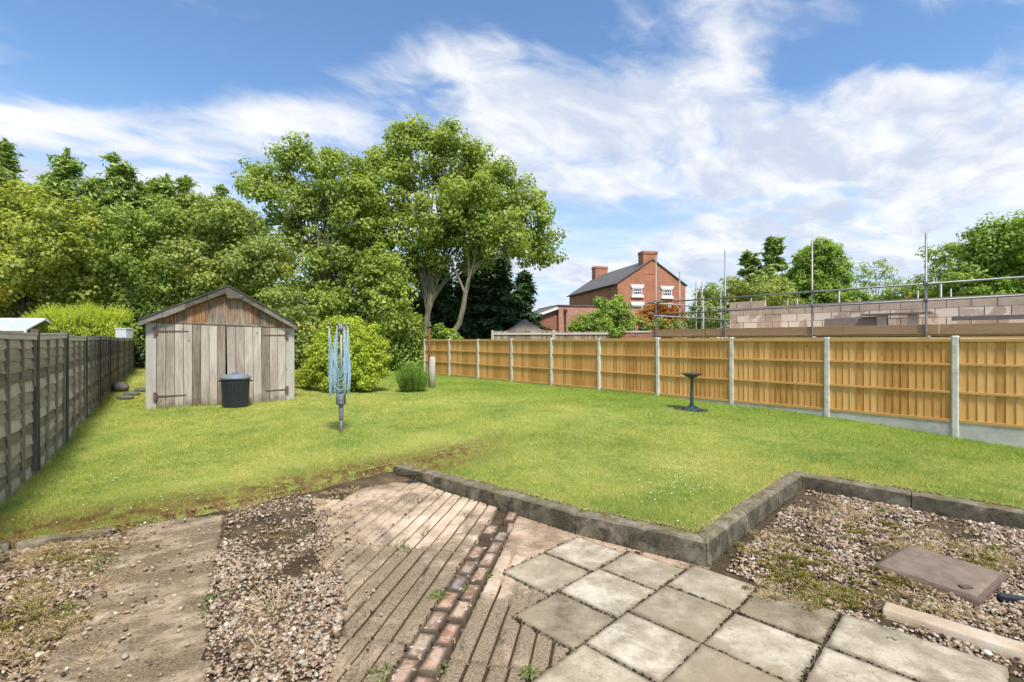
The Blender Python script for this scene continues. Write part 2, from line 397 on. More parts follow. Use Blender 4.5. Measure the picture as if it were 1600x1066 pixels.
woodmat('old_post', [(.3,(.06,.05,.042)),(.7,(.17,.145,.12))], 2, isl=.3, knot=False)
woodmat('old_cap', [(.3,(.42,.37,.30)),(.7,(.68,.61,.52))], 0, isl=.4, knot=False)
woodmat('old_picket', [(.3,(.20,.155,.11)),(.6,(.34,.28,.20)),(.8,(.45,.39,.30))], 2, isl=.5, knot=False)
woodmat('scaffold_board', [(.25,(.32,.18,.09)),(.5,(.56,.37,.21)),(.75,(.80,.61,.40))], 0, isl=.6)
def concrete(name, stops, scale=6, speck=True, bumpd=.004, stain=None):
    m, n = newmat(name); p = n.pos(); r = n.nd('ShaderNodeObjectInfo').outputs['Random']
    a = n.noise(p, scale, 6, .65, .2); b = n.noise(p, 70, 3, .8); c2 = n.noise(p, 2.2, 4, .6)
    f = n.m('ADD', n.m('ADD', n.m('MULTIPLY', a, .62), n.m('MULTIPLY', b, .22)), n.m('MULTIPLY', n.m('SUBTRACT', r, .5), .10))
    f = n.m('ADD', f, n.m('MULTIPLY', n.m('SUBTRACT', c2, .42), .35))
    c = n.ramp(f, stops)
    if speck:
        v = n.vor(p, 75); w_ = n.noise(p, 13, 2)
        c = n.mix(n.m('MULTIPLY', n.ss(v, .12, .22, 1, 0), n.ss(w_, .5, .6)), c, (.50,.48,.44))
        v2 = n.vor(n.vm('ADD', p, (3,7,1)).outputs[0], 42)
        c = n.mix(n.m('MULTIPLY', n.ss(v2, .10, .2, .8, 0), n.ss(n.noise(p, 6, 3), .48, .6)), c, (.055,.045,.035))
    if stain: c = stain(n, p, c, a, b)
    n.out(c, .9, n.bump(n.m('ADD', n.m('MULTIPLY', a, .5), b), .6, bumpd), spec=.2); M[name] = m
def pink_dirt(n, p, c, a, b):
    k = n.m('ADD', n.noise(p, 1.6, 7, .72, .5), n.ss(n.nd('ShaderNodeSeparateXYZ', {0: p}).outputs[1], 4.4, 2.8, -.03, .13)); k2 = n.noise(n.scl(p, (1, .35, 1)), 7, 5, .75)
    c = n.mix(n.m('MULTIPLY', n.ss(k, .42, .60), .9), c, n.mix(n.ss(b, .4, .6), (.13,.095,.06), (.27,.21,.14)))
    c = n.mix(n.ss(k2, .56, .70), c, (.075,.055,.035))
    return c
def slab_dirt(n, p, c, a, b):
    oi = n.nd('ShaderNodeObjectInfo').outputs['Random']; c = n.mix(1, c, n.ramp(oi, [(0,(.74,.70,.62)),(.35,(.95,.93,.90)),(.6,(.84,.79,.70)),(1,(1.05,1.03,1.0))]), 'MULTIPLY')
    bl = n.noise(p, 3.1, 3, .5, .8); c = n.mix(n.m('MULTIPLY', n.ss(bl, .56, .60), .45), c, (.235,.20,.15))
    e = n.attr('edge'); k = n.noise(p, 9, 6, .75)
    f = n.ss(n.m('ADD', e, n.m('MULTIPLY', n.m('SUBTRACT', k, .5), 1.0)), .45, .95)
    c = n.mix(n.m('MULTIPLY', f, .62), c, (.12,.092,.06))
    k3 = n.noise(p, 1.3, 5, .7); c = n.mix(n.m('MULTIPLY', n.ss(k3, .46, .60), .65), c, (.27,.215,.14)); k4 = n.noise(p, 16, 5, .75); c = n.mix(n.m('MULTIPLY', n.ss(k4, .52, .66), .5), c, (.20,.165,.115))
    return c
concrete('slab', [(.30,(.20,.17,.13)),(.42,(.36,.32,.25)),(.52,(.50,.455,.37)),(.66,(.64,.59,.49))], 5, stain=slab_dirt)
concrete('ribbed', [(.30,(.28,.205,.14)),(.45,(.47,.36,.255)),(.60,(.63,.505,.38))], 5, stain=pink_dirt)
concrete('screed', [(.30,(.27,.185,.125)),(.45,(.46,.335,.24)),(.60,(.60,.47,.35))], 4, stain=pink_dirt)
def path_dirt(n, p, c, a, b):
    k = n.noise(n.nd('ShaderNodeVectorRotate', {'Vector': p, 'Angle': R(30)}, rotation_type='Z_AXIS').outputs[0], 1)
    pr = n.scl(n.nd('ShaderNodeVectorRotate', {'Vector': p, 'Angle': R(-28)}, rotation_type='Z_AXIS').outputs[0], (.8, 1.5, 1))
    k = n.noise(pr, 3.0, 10, .78, .3)
    return n.mix(n.m('MULTIPLY', n.ss(k, .40, .56), .92), c, n.mix(n.ss(b, .35, .65), (.085,.062,.038), (.24,.18,.115)))
concrete('path', [(.30,(.20,.15,.095)),(.45,(.35,.275,.19)),(.60,(.52,.43,.32))], 5, stain=path_dirt)
def kerb_dirt(n, p, c, a, b):
    k = n.noise(p, 4.5, 6, .7, .4)
    c = n.mix(n.ss(k, .42, .62), c, n.mix(n.ss(b, .4, .6), (.04,.034,.022), (.10,.088,.06)))
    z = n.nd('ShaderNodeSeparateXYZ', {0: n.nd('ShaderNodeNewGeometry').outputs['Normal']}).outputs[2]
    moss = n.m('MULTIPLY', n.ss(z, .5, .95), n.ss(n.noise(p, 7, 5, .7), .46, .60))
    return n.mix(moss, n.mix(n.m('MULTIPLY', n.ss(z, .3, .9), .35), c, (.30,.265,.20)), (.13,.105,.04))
concrete('kerb', [(.30,(.08,.068,.043)),(.45,(.15,.13,.09)),(.60,(.28,.245,.18))], 6, stain=kerb_dirt)
concrete('stone_edge', [(.30,(.30,.22,.15)),(.45,(.43,.33,.235)),(.62,(.54,.48,.39))], 3, speck=False)
concrete('concrete_post', [(.30,(.42,.40,.35)),(.5,(.62,.60,.54)),(.65,(.74,.71,.65))], 9)
def gb(n, p, c, a, b):
    k = n.noise(p, 2.5, 5, .7); return n.mix(n.m('MULTIPLY', n.ss(k, .5, .65), .45), c, (.30,.29,.25))
concrete('gravel_board', [(.30,(.38,.36,.32)),(.5,(.54,.52,.47)),(.65,(.64,.62,.57))], 3, stain=gb)
def block_st(n, p, c, a, b):
    k = n.noise(p, 2.2, 4, .55, .5)
    return n.mix(n.ss(k, .475, .505), c, (.80,.70,.58))
concrete('block', [(.30,(.46,.36,.27)),(.5,(.60,.48,.375)),(.65,(.70,.58,.47))], 4, stain=block_st, bumpd=.01)
concrete('block_plain', [(.30,(.46,.36,.27)),(.5,(.60,.48,.375)),(.65,(.70,.58,.47))], 4)
@mk('mortar')
def _(n): n.out((.33,.25,.21), .95)
@mk('soil')
def _(n):
    p = n.pos(); a = n.noise(p, 3, 6, .7); b = n.noise(p, 45, 5, .8)
    c = n.ramp(n.m('ADD', n.m('MULTIPLY', a, .6), n.m('MULTIPLY', b, .4)), [(.36,(.045,.033,.022)),(.5,(.10,.074,.046)),(.62,(.20,.15,.085))])
    n.out(c, .95, n.bump(b, 1, .02), spec=.1)
@mk('dirt_joint')
def _(n):
    p = n.pos(); b = n.noise(p, 60, 4, .8)
    n.out(n.ramp(b, [(.35,(.03,.022,.014)),(.65,(.09,.068,.04))]), .95, n.bump(b, 1, .01), spec=.1)
@mk('field')
def _(n):
    p = n.pos(); a = n.noise(p, .05, 5, .6)
    n.out(n.ramp(a, [(.4,(.08,.12,.03)),(.6,(.14,.17,.05))]), .95, spec=.1)
@mk('pebble')
def _(n):
    t = n.attr('tint'); f = n.noise(n.pos(), 130, 3, .7)
    c = n.ramp(t, [(0,(.08,.05,.03)),(.18,(.20,.13,.08)),(.40,(.34,.245,.17)),(.60,(.46,.355,.26)),(.78,(.34,.295,.24)),(.90,(.56,.46,.34)),(1,(.74,.67,.55))])
    c = n.mix(n.ss(f, .45, .65), c, n.mix(1, c, (.62,.58,.54), 'MULTIPLY'))
    n.out(c, .7, spec=.3)
@mk('brick_piece')
def _(n):
    p = n.pos(); r = n.nd('ShaderNodeObjectInfo').outputs['Random']; a = n.noise(p, 14, 6, .7); b = n.noise(p, 70, 3, .8)
    c = n.ramp(r, [(0,(.38,.25,.18)),(.25,(.50,.36,.27)),(.5,(.34,.26,.20)),(.70,(.52,.32,.215)),(.84,(.42,.33,.24)),(.90,(.22,.195,.20)),(.93,(.44,.39,.28)),(1,(.46,.41,.31))])
    c = n.mix(n.ss(a, .40, .60), n.mix(1, c, (.55,.48,.42), 'MULTIPLY'), c)
    e = n.attr('edge'); c = n.mix(n.m('MULTIPLY', n.ss(n.m('ADD', e, n.m('MULTIPLY', a, .6)), .75, 1.2), .9), c, (.06,.046,.03))
    c = n.mix(n.ss(n.noise(p, 22, 4), .60, .68), c, (.52,.42,.34))
    n.out(c, .85, n.bump(n.m('ADD', a, b), .8, .006))
def brickmat(name, c1, c2, mo, sc=1.0, rough=.9):
    m, n = newmat(name); p = n.obj(); nr = n.nd('ShaderNodeNewGeometry').outputs['Normal']
    s = n.nd('ShaderNodeSeparateXYZ', {0: p}); nx = n.nd('ShaderNodeSeparateXYZ', {0: n.nd('ShaderNodeTexCoord').outputs['Normal']})
    ax = n.m('ABSOLUTE', nx.outputs[0]); side = n.m('GREATER_THAN', ax, .6)
    u = n.m('ADD', n.m('MULTIPLY', s.outputs[0], n.m('SUBTRACT', 1.0, side)), n.m('MULTIPLY', s.outputs[1], side))
    v = n.nd('ShaderNodeCombineXYZ', {0: u, 1: s.outputs[2], 2: 0.0}).outputs[0]
    b = n.nd('ShaderNodeTexBrick', {'Vector': v, 'Color1': (*c1, 1), 'Color2': (*c2, 1), 'Mortar': (*mo, 1), 'Scale': sc, 'Mortar Size': .008, 'Brick Width': .225, 'Row Height': .075, 'Bias': 0.0})
    a = n.noise(p, .8, 5, .65); c = n.mix(n.m('MULTIPLY', n.ss(a, .42, .66), .5), b.outputs[0], n.mix(1, b.outputs[0], (.62,.56,.55), 'MULTIPLY'))
    r = n.noise(p, 12, 3, .8); c = n.mix(n.m('MULTIPLY', n.ss(r, .45, .65), .35), c, n.mix(1, c, (1.5,1.3,1.2), 'MULTIPLY'))
    n.out(c, rough, n.bump(b.outputs[1], -.4, .01)); M[name] = m
brickmat('house_brick', (.48,.175,.09), (.36,.125,.065), (.44,.31,.23))
brickmat('ext_brick', (.52,.22,.15), (.38,.155,.105), (.52,.40,.34))
brickmat('wall_brick', (.24,.085,.055), (.33,.12,.08), (.30,.22,.18))
@mk('slate')
def _(n):
    p = n.obj(); b = n.nd('ShaderNodeTexBrick', {'Vector': n.scl(p, (1,1,1)), 'Color1': (.10,.10,.105,1), 'Color2': (.15,.145,.145,1), 'Mortar': (.04,.04,.04,1), 'Scale': 1.0, 'Mortar Size': .01, 'Brick Width': .3, 'Row Height': .22})
    a = n.noise(p, .9, 5, .7); n.out(n.mix(n.ss(a, .4, .65), b.outputs[0], (.14,.125,.11)), .75, n.bump(a, .3, .02))
@mk('felt')
def _(n):
    a = n.noise(n.obj(), 5, 6, .7); n.out(n.ramp(a, [(.35,(.05,.052,.045)),(.65,(.13,.135,.115))]), .95, n.bump(n.noise(n.obj(), 90, 2), .5, .004))
def plain(name, c, rough=.6, metal=0, spec=.4, var=.25, scale=8, bm=.15):
    m, n = newmat(name); a = n.noise(n.obj(), scale, 5, .7)
    k = 1-var; n.out(n.ramp(a, [(.3, tuple(x*k for x in c)), (.7, tuple(min(1, x*(1+var*.6)) for x in c))]), n.ss(a, .3, .7, rough*.85, min(1, rough*1.15)), n.bump(a, bm, .004), metal=metal, spec=spec); M[name] = m
plain('white_paint', (.78,.78,.76), .5, var=.06)
plain('galv', (.30,.305,.30), .55, .6, var=.3)
plain('coupler', (.20,.19,.18), .6, .6)
plain('rust_iron', (.15,.105,.085), .85, .2, var=.4)
plain('rust_pipe', (.23,.085,.045), .8, .2, var=.35)
plain('dark_iron', (.04,.045,.05), .6)
plain('black_plastic', (.022,.025,.032), .42, spec=.5, var=.2)
plain('lid_plastic', (.16,.19,.225), .5, spec=.5, var=.2)
plain('line_blue', (.33,.50,.62), .5, var=.12)
plain('dryer_grey', (.28,.28,.31), .5, .2)
plain('dryer_plastic', (.20,.19,.24), .5)
plain('bath_green', (.055,.085,.085), .55, .3, var=.4)
plain('cover_rust', (.215,.165,.125), .85, .15, var=.35, scale=11, bm=.4)
plain('thatch', (.24,.20,.16), .95, var=.6, scale=24, bm=.8)
plain('clear_plastic', (.55,.60,.62), .35, var=.1)
plain('stone_grey', (.12,.12,.11), .9, var=.4)
plain('dark_inside', (.03,.026,.022), .9)
plain('daisy', (.8,.8,.76), .7, var=.02)
plain('board_grey', (.24,.19,.165), .9)
plain('terracotta', (.42,.20,.12), .85)
def _glass():
    m, n = newmat('glass'); n.out((.06,.07,.09), .06, spec=.8); M['glass'] = m
    m, n = newmat('glass_pale'); n.out((.45,.50,.52), .15, spec=.8); M['glass_pale'] = m
_glass()

# ------------------------------------------------------------------ setting: ground, lawn, patio
g = MB(); g.quad((-900,-300,-.34),(900,-300,-.34),(900,1500,-.34),(-900,1500,-.34)); tag(g.build('ground', M['field']), kind='structure')
LEDGE = [(-4.9,3.34),(-4.05,3.92),(-3.38,4.26),(-2.89,4.76),(-2.22,5.38),(-1.62,6.16)]
lawn_poly = [Vector(p) for p in LEDGE]+[Vector(p) for p in KIN]+[Vector((7.5,1.6)), Vector((12.5,2.9)), Vector((11.4,4.2)), Vector((9.6,6.4)), Vector((-3.6,21.9)), Vector((0,25)), Vector((0,31)), Vector((-18,31)), Vector((-18.8,24)), Vector((LF(12)-.6,12)), Vector((LF(5)-.5,5))]
lawn = tag(sheet('lawn', lawn_poly, GN, M['lawn'], .10, .35, 9.5, .012), kind='structure')
soil_poly = [(-6,-1),(7.5,-1),(7.8,1.9),(6.3,3.1),(4.8,4.5),(3.4,5.75),(3.1,5.7),(1.5,4.0),(-1.4,6.4),(-1.7,6.3),(-2.3,5.5),(-3,4.85),(-3.45,4.4),(-4.2,4.05),(-5.2,3.5),(-6,3)]
def soilz(x, y): return -.024+.010*np.sin(x*5.1+y*2)*np.cos(y*6.3-x)+.006*np.sin(x*17+y*13)
patio_zone = [(-1.9,5.0),(-1.2,3.3),(-.9,1),(3.4,1),(2.3,2.5),(1.9,2.9),(1.45,3.5),(.5,4.15),(-.3,4.9),(-1.4,6.0),(-2.0,5.4)]
tag(sheet('soil', soil_poly, lambda x, y: soilz(x, y)-.022*inside(patio_zone, x, y), M['soil'], .09, .2, 9, 0, 0), kind='structure')

def padgrid(name, corners, z0, z1, mat, res=.03, parent=None, jit=.004, hn=.003, rnd=.009, grooves=None, tilt=(0,0), groove_mat=None, zf=None):
    """quadrilateral pad with rounded, slightly chipped edges; corners counter-clockwise; grooves = list of v positions (0..1) cut along u"""
    c = [Vector(p[:2]) for p in corners]; L1 = ((c[1]-c[0]).length+(c[2]-c[3]).length)/2; L2 = ((c[3]-c[0]).length+(c[2]-c[1]).length)/2
    nu = max(4, int(L1/res)); nv = max(4, int(L2/res))
    us = [0, min(.45, rnd/L1)]+[i/nu for i in range(1, nu)]+[1-min(.45, rnd/L1), 1]
    vs = [0, min(.45, rnd/L2)]+[i/nv for i in range(1, nv)]+[1-min(.45, rnd/L2), 1]
    gd = .014
    if grooves:
        for gq, gw in grooves: vs += [gq-gw/L2, gq-gw*.55/L2, gq+gw*.55/L2, gq+gw/L2]
        vs = sorted(q for q in set(vs) if 0 <= q <= 1)
    sx_, sy_ = random.uniform(0, 50), random.uniform(0, 50)
    V = []; E = []
    for u in us:
        for v in vs:
            p = c[0]*(1-u)*(1-v)+c[1]*u*(1-v)+c[2]*u*v+c[3]*(1-u)*v
            du = min(u, 1-u)*L1; dv_ = min(v, 1-v)*L2; de = min(du, dv_)
            z = z1+hn*hull_noise(p.x*3+sx_, p.y*3+sy_, 1.5)+tilt[0]*(u-.5)+tilt[1]*(v-.5)
            if zf: z += zf(p.x, p.y)
            if de < 1e-6: z -= rnd*.8*(1+.6*math.sin(p.x*40+p.y*53)); p = p+Vector((math.sin(p.y*71+sx_), math.cos(p.x*67+sy_)))*jit
            if grooves:
                for gq, gw in grooves:
                    dd = abs(v-gq)*L2
                    if dd < gw*.6+1e-6: z -= gd
            V.append((p.x, p.y, z)); E.append(max(0, 1-de/.06))
    nvv = len(vs); Fc = []; mi = []
    for i in range(len(us)-1):
        for j in range(nvv-1):
            Fc.append((i*nvv+j, (i+1)*nvv+j, (i+1)*nvv+j+1, i*nvv+j+1))
            vm_ = (vs[j]+vs[j+1])/2
            mi.append(1 if grooves and any(abs(vm_-gq)*L2 < gw*.6 for gq, gw in grooves) else 0)
    ring = [j for j in range(nvv)]+[i*nvv+nvv-1 for i in range(1, len(us))]+[(len(us)-1)*nvv+j for j in range(nvv-2, -1, -1)]+[i*nvv for i in range(len(us)-2, 0, -1)]
    k = len(V)
    for r_ in ring: V.append((V[r_][0], V[r_][1], z0)); E.append(1)
    m_ = len(ring)
    for i in range(m_): Fc.append((ring[i], ring[(i+1) % m_], k+(i+1) % m_, k+i)); mi.append(0)
    return npmesh(name, V, Fc, [mat, groove_mat or mat], parent, {'edge': E}, smooth=False, mi=mi)

# square concrete slabs, laid on the diagonal
P1 = Vector((1.02, 3.295)); E1 = Vector((.3235,-.3215)); E2 = Vector((-.3165,-.3165))
def ij(i, j): return P1+E1*i+E2*j
slabs = [(-2,-1,-.55,.40,'pale square slab nearest the joint between the first two left kerb stones'),
 (-2,-1,.42,1.43,'square slab touching the ribbed pavers and the plain concrete patch at its upper left corner'),
 (-1,0,-.69,.23,'square slab with brown dirt along its right edge close under the left kerb'),
 (-1,0,.25,1.25,'clean light grey square slab, one in from the kerb, left of centre of the patio'),
 (-1,0,1.27,2.2,'darker speckled square slab whose left corner cuts into the ribbed pavers'),
 (0,1,-.95,-.02,'square slab right under the outer corner of the raised kerb'),
 (0,1,0,1,'square slab with a round damp patch near its top corner, second in from the kerb corner'),
 (0,1,1.02,2,'grey square slab in the middle of the bottom edge, third in from the kerb corner'),
 (0,1,2.02,3,'square slab cut off by the bottom of the photo beside the ribbed pavers'),
 (1,2,-.97,-.01,'slab with a dead weed and small holes along the mossy gravel edge'),
 (1,2,.01,1,'buff square slab with dark weeds in its left corner, below the slab with the dead weed'),
 (1,2,1.02,2,'slab at the bottom edge below the buff square slab'),
 (1,2,2.02,3,'slab below the bottom edge of the photo, fourth in from the gravel bed'),
 (2.02,3.56,-.97,0,'long pale rectangular slab beside the loose sandstone edging piece'),
 (2.02,3.3,.02,1,'brownish slab below the long pale slab at the bottom edge'),
 (2.02,3.0,1.02,2,'slab next to the brownish slab, mostly below the bottom of the photo'),
 (3.32,4.6,.02,1,'slab at the far right of the bottom edge, mostly out of the photo')]
for a, b, c_, d_, lab in slabs:
    ga = .0055
    cs = [ij(a+ga, c_+ga), ij(a+ga, d_-ga), ij(b-ga, d_-ga), ij(b-ga, c_+ga)]
    cs = [p+Vector((random.uniform(-.004,.004), random.uniform(-.004,.004))) for p in cs]
    o = padgrid('paving_slab', cs, -.07, .002+random.uniform(-.003,.004), M['slab'], .028, tilt=(random.uniform(-.004,.004), random.uniform(-.004,.004)))
    tag(o, lab, 'paving slab', 'paving slabs of the diagonal patio')
# ribbed pavers: u across (1..), v along
D = Vector((-.185,-.983)); A0 = Vector((.983,-.185))     # D runs towards the camera, A0 to the right
def pav(q, s): return O0+A0*q+D*s
O0 = Vector((-.12, 4.92))                                    # left edge of the brick strip, top
GW = .015
def ribbed(q0, q1, s0, s1, ng, lab, clip=None, z1=-.002):
    cs = [pav(q0, s0), pav(q0, s1), pav(q1, s1), pav(q1, s0)]
    if clip: cs = clip(cs)
    gr = [((k+1)/(ng+1)+random.uniform(-.004,.004), GW*random.uniform(.8,1.2)) for k in range(ng)]
    o = padgrid('ribbed_paver', cs, -.07, z1, M['ribbed'], .04, grooves=gr, groove_mat=M['dirt_joint'], hn=.004, tilt=(random.uniform(-.006,.006), 0))
    return tag(o, lab, 'ribbed paver', 'ribbed pinkish pavers')
def cl(pts):
    return lambda cs: [Vector(p) if p else c for p, c in zip(pts, cs)]
ribbed(-.80,-.01,-.40,1.12,6,'long ribbed paver beside the top of the brick strip, below the kerb', clip=cl([pav(-.80,-.40),None,None,pav(-.01,.07)]))
ribbed(-.80,-.01,1.14,2.28,6,'dirty ribbed paver left of the brick strip, in the middle of the patio')
ribbed(-.70,-.01,2.30,3.4,5,'ribbed paver left of the brick strip at the bottom edge')
ribbed(-1.17,-.82,-.70,1.12,2,'narrow pink ribbed paver running up to the start of the kerb', clip=cl([pav(-1.17,-.70),None,None,pav(-.82,-.41)]))
ribbed(-1.62,-1.19,-.30,1.12,3,'pale pink ribbed paver, its upper end against the lawn edge', clip=cl([pav(-1.62,-.24),None,None,pav(-1.19,-.68)]))
ribbed(-1.17,-.82,1.14,1.95,2,'small piece of ribbed paver at the gravel edge, beside the joint of the pavers')
ribbed(-2.06,-1.64,.15,.9,3,'narrow ribbed paver at the left end, half covered with soil')
gR = .235
ribbed(gR,gR+.62,1.02,2.35,5,'ribbed paver right of the brick strip, running under the square slabs', z1=-.013, clip=cl([pav(gR,.98),None,None,pav(gR+.62,1.35)]))
ribbed(gR,gR+.95,2.37,3.4,8,'ribbed paver right of the brick strip at the bottom edge', z1=-.013)
mound = [(-2.45,5.05),(-2.05,4.98),(-1.72,4.28),(-1.50,3.78),(-1.27,3.42),(-1.06,2.94),(-.92,2.36),(-.9,1.8),(-1.5,1.8),(-1.52,2.4),(-1.93,3.2),(-2.55,4.45)]
tag(sheet('soil_bank', mound, lambda x, y: .013+.008*np.sin(x*9+y*5)*np.cos(y*11-x*4), M['soil'], .05, .1, 9, .03, .06), kind='structure')
# plain pinkish concrete between kerb and slabs
sc_poly = [(-.02,4.78),(-.06,3.95),(-.12,3.55),(.0,3.0),(.4,2.7),(1.2,3.3),(1.45,3.6),(.6,4.2)]
tag(sheet('patio_concrete', sc_poly, lambda x, y: -.017+.002*np.sin(x*9+y*7), M['screed'], .06, .1, 9, 0, .05), kind='structure')
# two rows of bricks
nb = 0
for s_i in range(13):
    for colm in range(2):
        if (s_i, colm) in ((1,0),(2,0),(2,1),(4,0)): continue
        s0 = -.12+s_i*.232+(.10 if colm else 0); q0 = .008+colm*.113
        cs = [pav(q0, s0), pav(q0, s0+.220), pav(q0+.105, s0+.220), pav(q0+.105, s0)]
        cs = [p+Vector((random.uniform(-.006,.006), random.uniform(-.006,.006))) for p in cs]
        o = padgrid('brick', cs, -.07, .006+random.uniform(-.006,.006), M['brick_piece'], .02, jit=.004, hn=.003, rnd=.008, tilt=(random.uniform(-.008,.008), random.uniform(-.006,.006)))
        row = 'left' if colm == 0 else 'right'
        ordn = ['first','second','third','fourth','fifth','sixth','seventh','eighth','ninth','tenth','eleventh','twelfth','thirteenth'][s_i]
        tag(o, f'worn brick set flat in the {row} row of the strip, {ordn} from the kerb', 'brick', 'bricks of the strip across the patio')
# concrete path on the left
pp = [(-3.34,4.28),(-2.30,2.38),(-1.75,1.2),(-.95,1.2),(-1.47,2.36),(-1.93,3.14),(-2.72,4.62),(-3.0,4.50)]
tag(sheet('path', pp, lambda x, y: .006+.007*np.sin(x*4+y*3)+.004*np.sin(x*13-y*9), M['path'], .05, .1, 9, .03, .06), kind='structure')
# kerb stones
klab = ['soil stained kerb stone where the kerb starts in the lawn','dark kerb stone second from where the kerb starts','grey kerb stone between the first bend and the joint in front of the pink concrete','long dark kerb stone left of the outer corner',
 'kerb stone leading back from the outer corner','middle kerb stone of the side facing the gravel bed','kerb stone ending at the inner corner of the gravel bed','kerb stone leading right from the inner corner of the gravel bed','blackened kerb stone at the back of the gravel bed by the right edge','kerb stone just beyond the right edge of the photo','last kerb stone beyond the right edge of the photo']
for i in range(len(KERB)-1):
    a = Vector(KERB[i][:2]); b = Vector(KERB[i+1][:2]); ai = KIN[i]; bi = KIN[i+1]; d = (b-a).normalized(); g0 = .004
    L = (b-a).length; nsg = 14; V = []; prof = [(0, -.06, 0), (0, .0, 0), (.004, .55, 0), (.008, .86, 0), (.022, .96, 0), (.045, 1.0, 0), (.10, 1.0, 0), (.13, .97, 0), (.13, -.06, 1)]
    for k in range(nsg+1):
        t = (g0+(L-2*g0)*k/nsg)/L; pf = a.lerp(b, t); pb = ai.lerp(bi, t); zt = KERB[i][2]*(1-t)+KERB[i+1][2]*t
        e = .010*math.sin(k*2.1+i*5)+.006*math.sin(k*5.3+i)
        for (q, hz, _u) in prof:
            p = pf.lerp(pb, q/.13); z = -.06 if hz < 0 else zt*hz
            if hz > .5: z += .004*math.sin(k*1.7+q*40+i*3); p = p+Vector((-d.y, d.x))*.003*math.sin(k*3.3+hz*9+i)
            if k in (0, nsg) and hz > .5: z -= .008
            V.append((p.x, p.y, z))
    m_ = len(prof); Fk = []
    for k in range(nsg):
        for j in range(m_-1): Fk.append((k*m_+j, (k+1)*m_+j, (k+1)*m_+j+1, k*m_+j+1))
    me = bpy.data.meshes.new('kerb_stone'); me.from_pydata(V, [], Fk+[tuple(range(m_)), tuple(range(nsg*m_+m_-1, nsg*m_-1, -1))]); me.materials.append(M['kerb'])
    o = bpy.data.objects.new('kerb_stone', me); C.objects.link(o)
    tag(o, klab[i], 'kerb stone', 'kerb stones round the raised lawn')
# low broken edging at the left lawn edge
for (xa, ya, xb, yb, lab) in ((-4.5,3.56,-3.98,3.90,'short dark edging stone half buried at the lawn edge near the left border'),(-3.94,3.93,-3.42,4.20,'mossy edging stone with a broken end left of the concrete path')):
    a = Vector((xa, ya)); b = Vector((xb, yb)); dn = Vector((-(b-a).y, (b-a).x)).normalized()*.05
    tag(padgrid('edging_stone', [a-dn, b-dn, b+dn, a+dn], -.04, .032, M['kerb'], .04, hn=.012), lab, 'edging stone')
# loose sandstone piece, terracotta piece, drain cover, black strip
a = Vector((2.20,2.93)); b = a+Vector((.707,-.707))*.80; dn = Vector((.707,.707))*.075
tag(padgrid('edging_piece', [a, b, b+dn*1.7, a+dn*1.7], -.03, .040, M['stone_edge'], .03, hn=.003, rnd=.008), 'smooth sandstone edging piece lying on the gravel beside the long pale slab', 'edging piece')
a = Vector((2.68,2.36)); b = a+Vector((.707,-.707))*.35
tag(padgrid('tile', [a, b, b+Vector((.08,.08)), a+Vector((.08,.08))], -.03, .02, M['terracotta'], .03), 'orange clay tile at the right edge below the sandstone piece', 'tile')
cv = [Vector((3.134,3.90)), Vector((2.585,3.535)), Vector((2.897,3.05)), Vector((3.42,3.40))]
dcov = empty('drain_cover', (3.0,3.47,0), 0, 'rusty rectangular inspection cover lying in the gravel bed', 'drain cover')
ctr = sum(cv, Vector((0,0)))/4
def rel(ps): return [Vector((p[0]-3.0, p[1]-3.47)) for p in ps]
padgrid('frame', rel(cv), -.03, .020, M['rust_iron'], .05, dcov, jit=.001, hn=.001, rnd=.004)
padgrid('lid', rel([ctr+(p-ctr)*.92 for p in cv]), 0.0, .031, M['cover_rust'], .05, dcov, jit=.001, hn=.002, rnd=.004)
kk = MB(); q_ = rel([ctr+(cv[2]-ctr)*.8+Vector((.02,.06))])[0]; kk.box(q_.x-.035, q_.x+.035, q_.y-.02, q_.y+.02, .025, .045); kk.build('lifting_key', M['rust_iron'], dcov, bevel=.005)
kb = MB(); kb.bar((3.10,3.14,.0), (3.6,2.92,.0), .05, .04); tag(kb.build('drain_channel', M['black_plastic'], bevel=.006), 'short black plastic channel beside the drain cover at the right edge', 'drain channel')

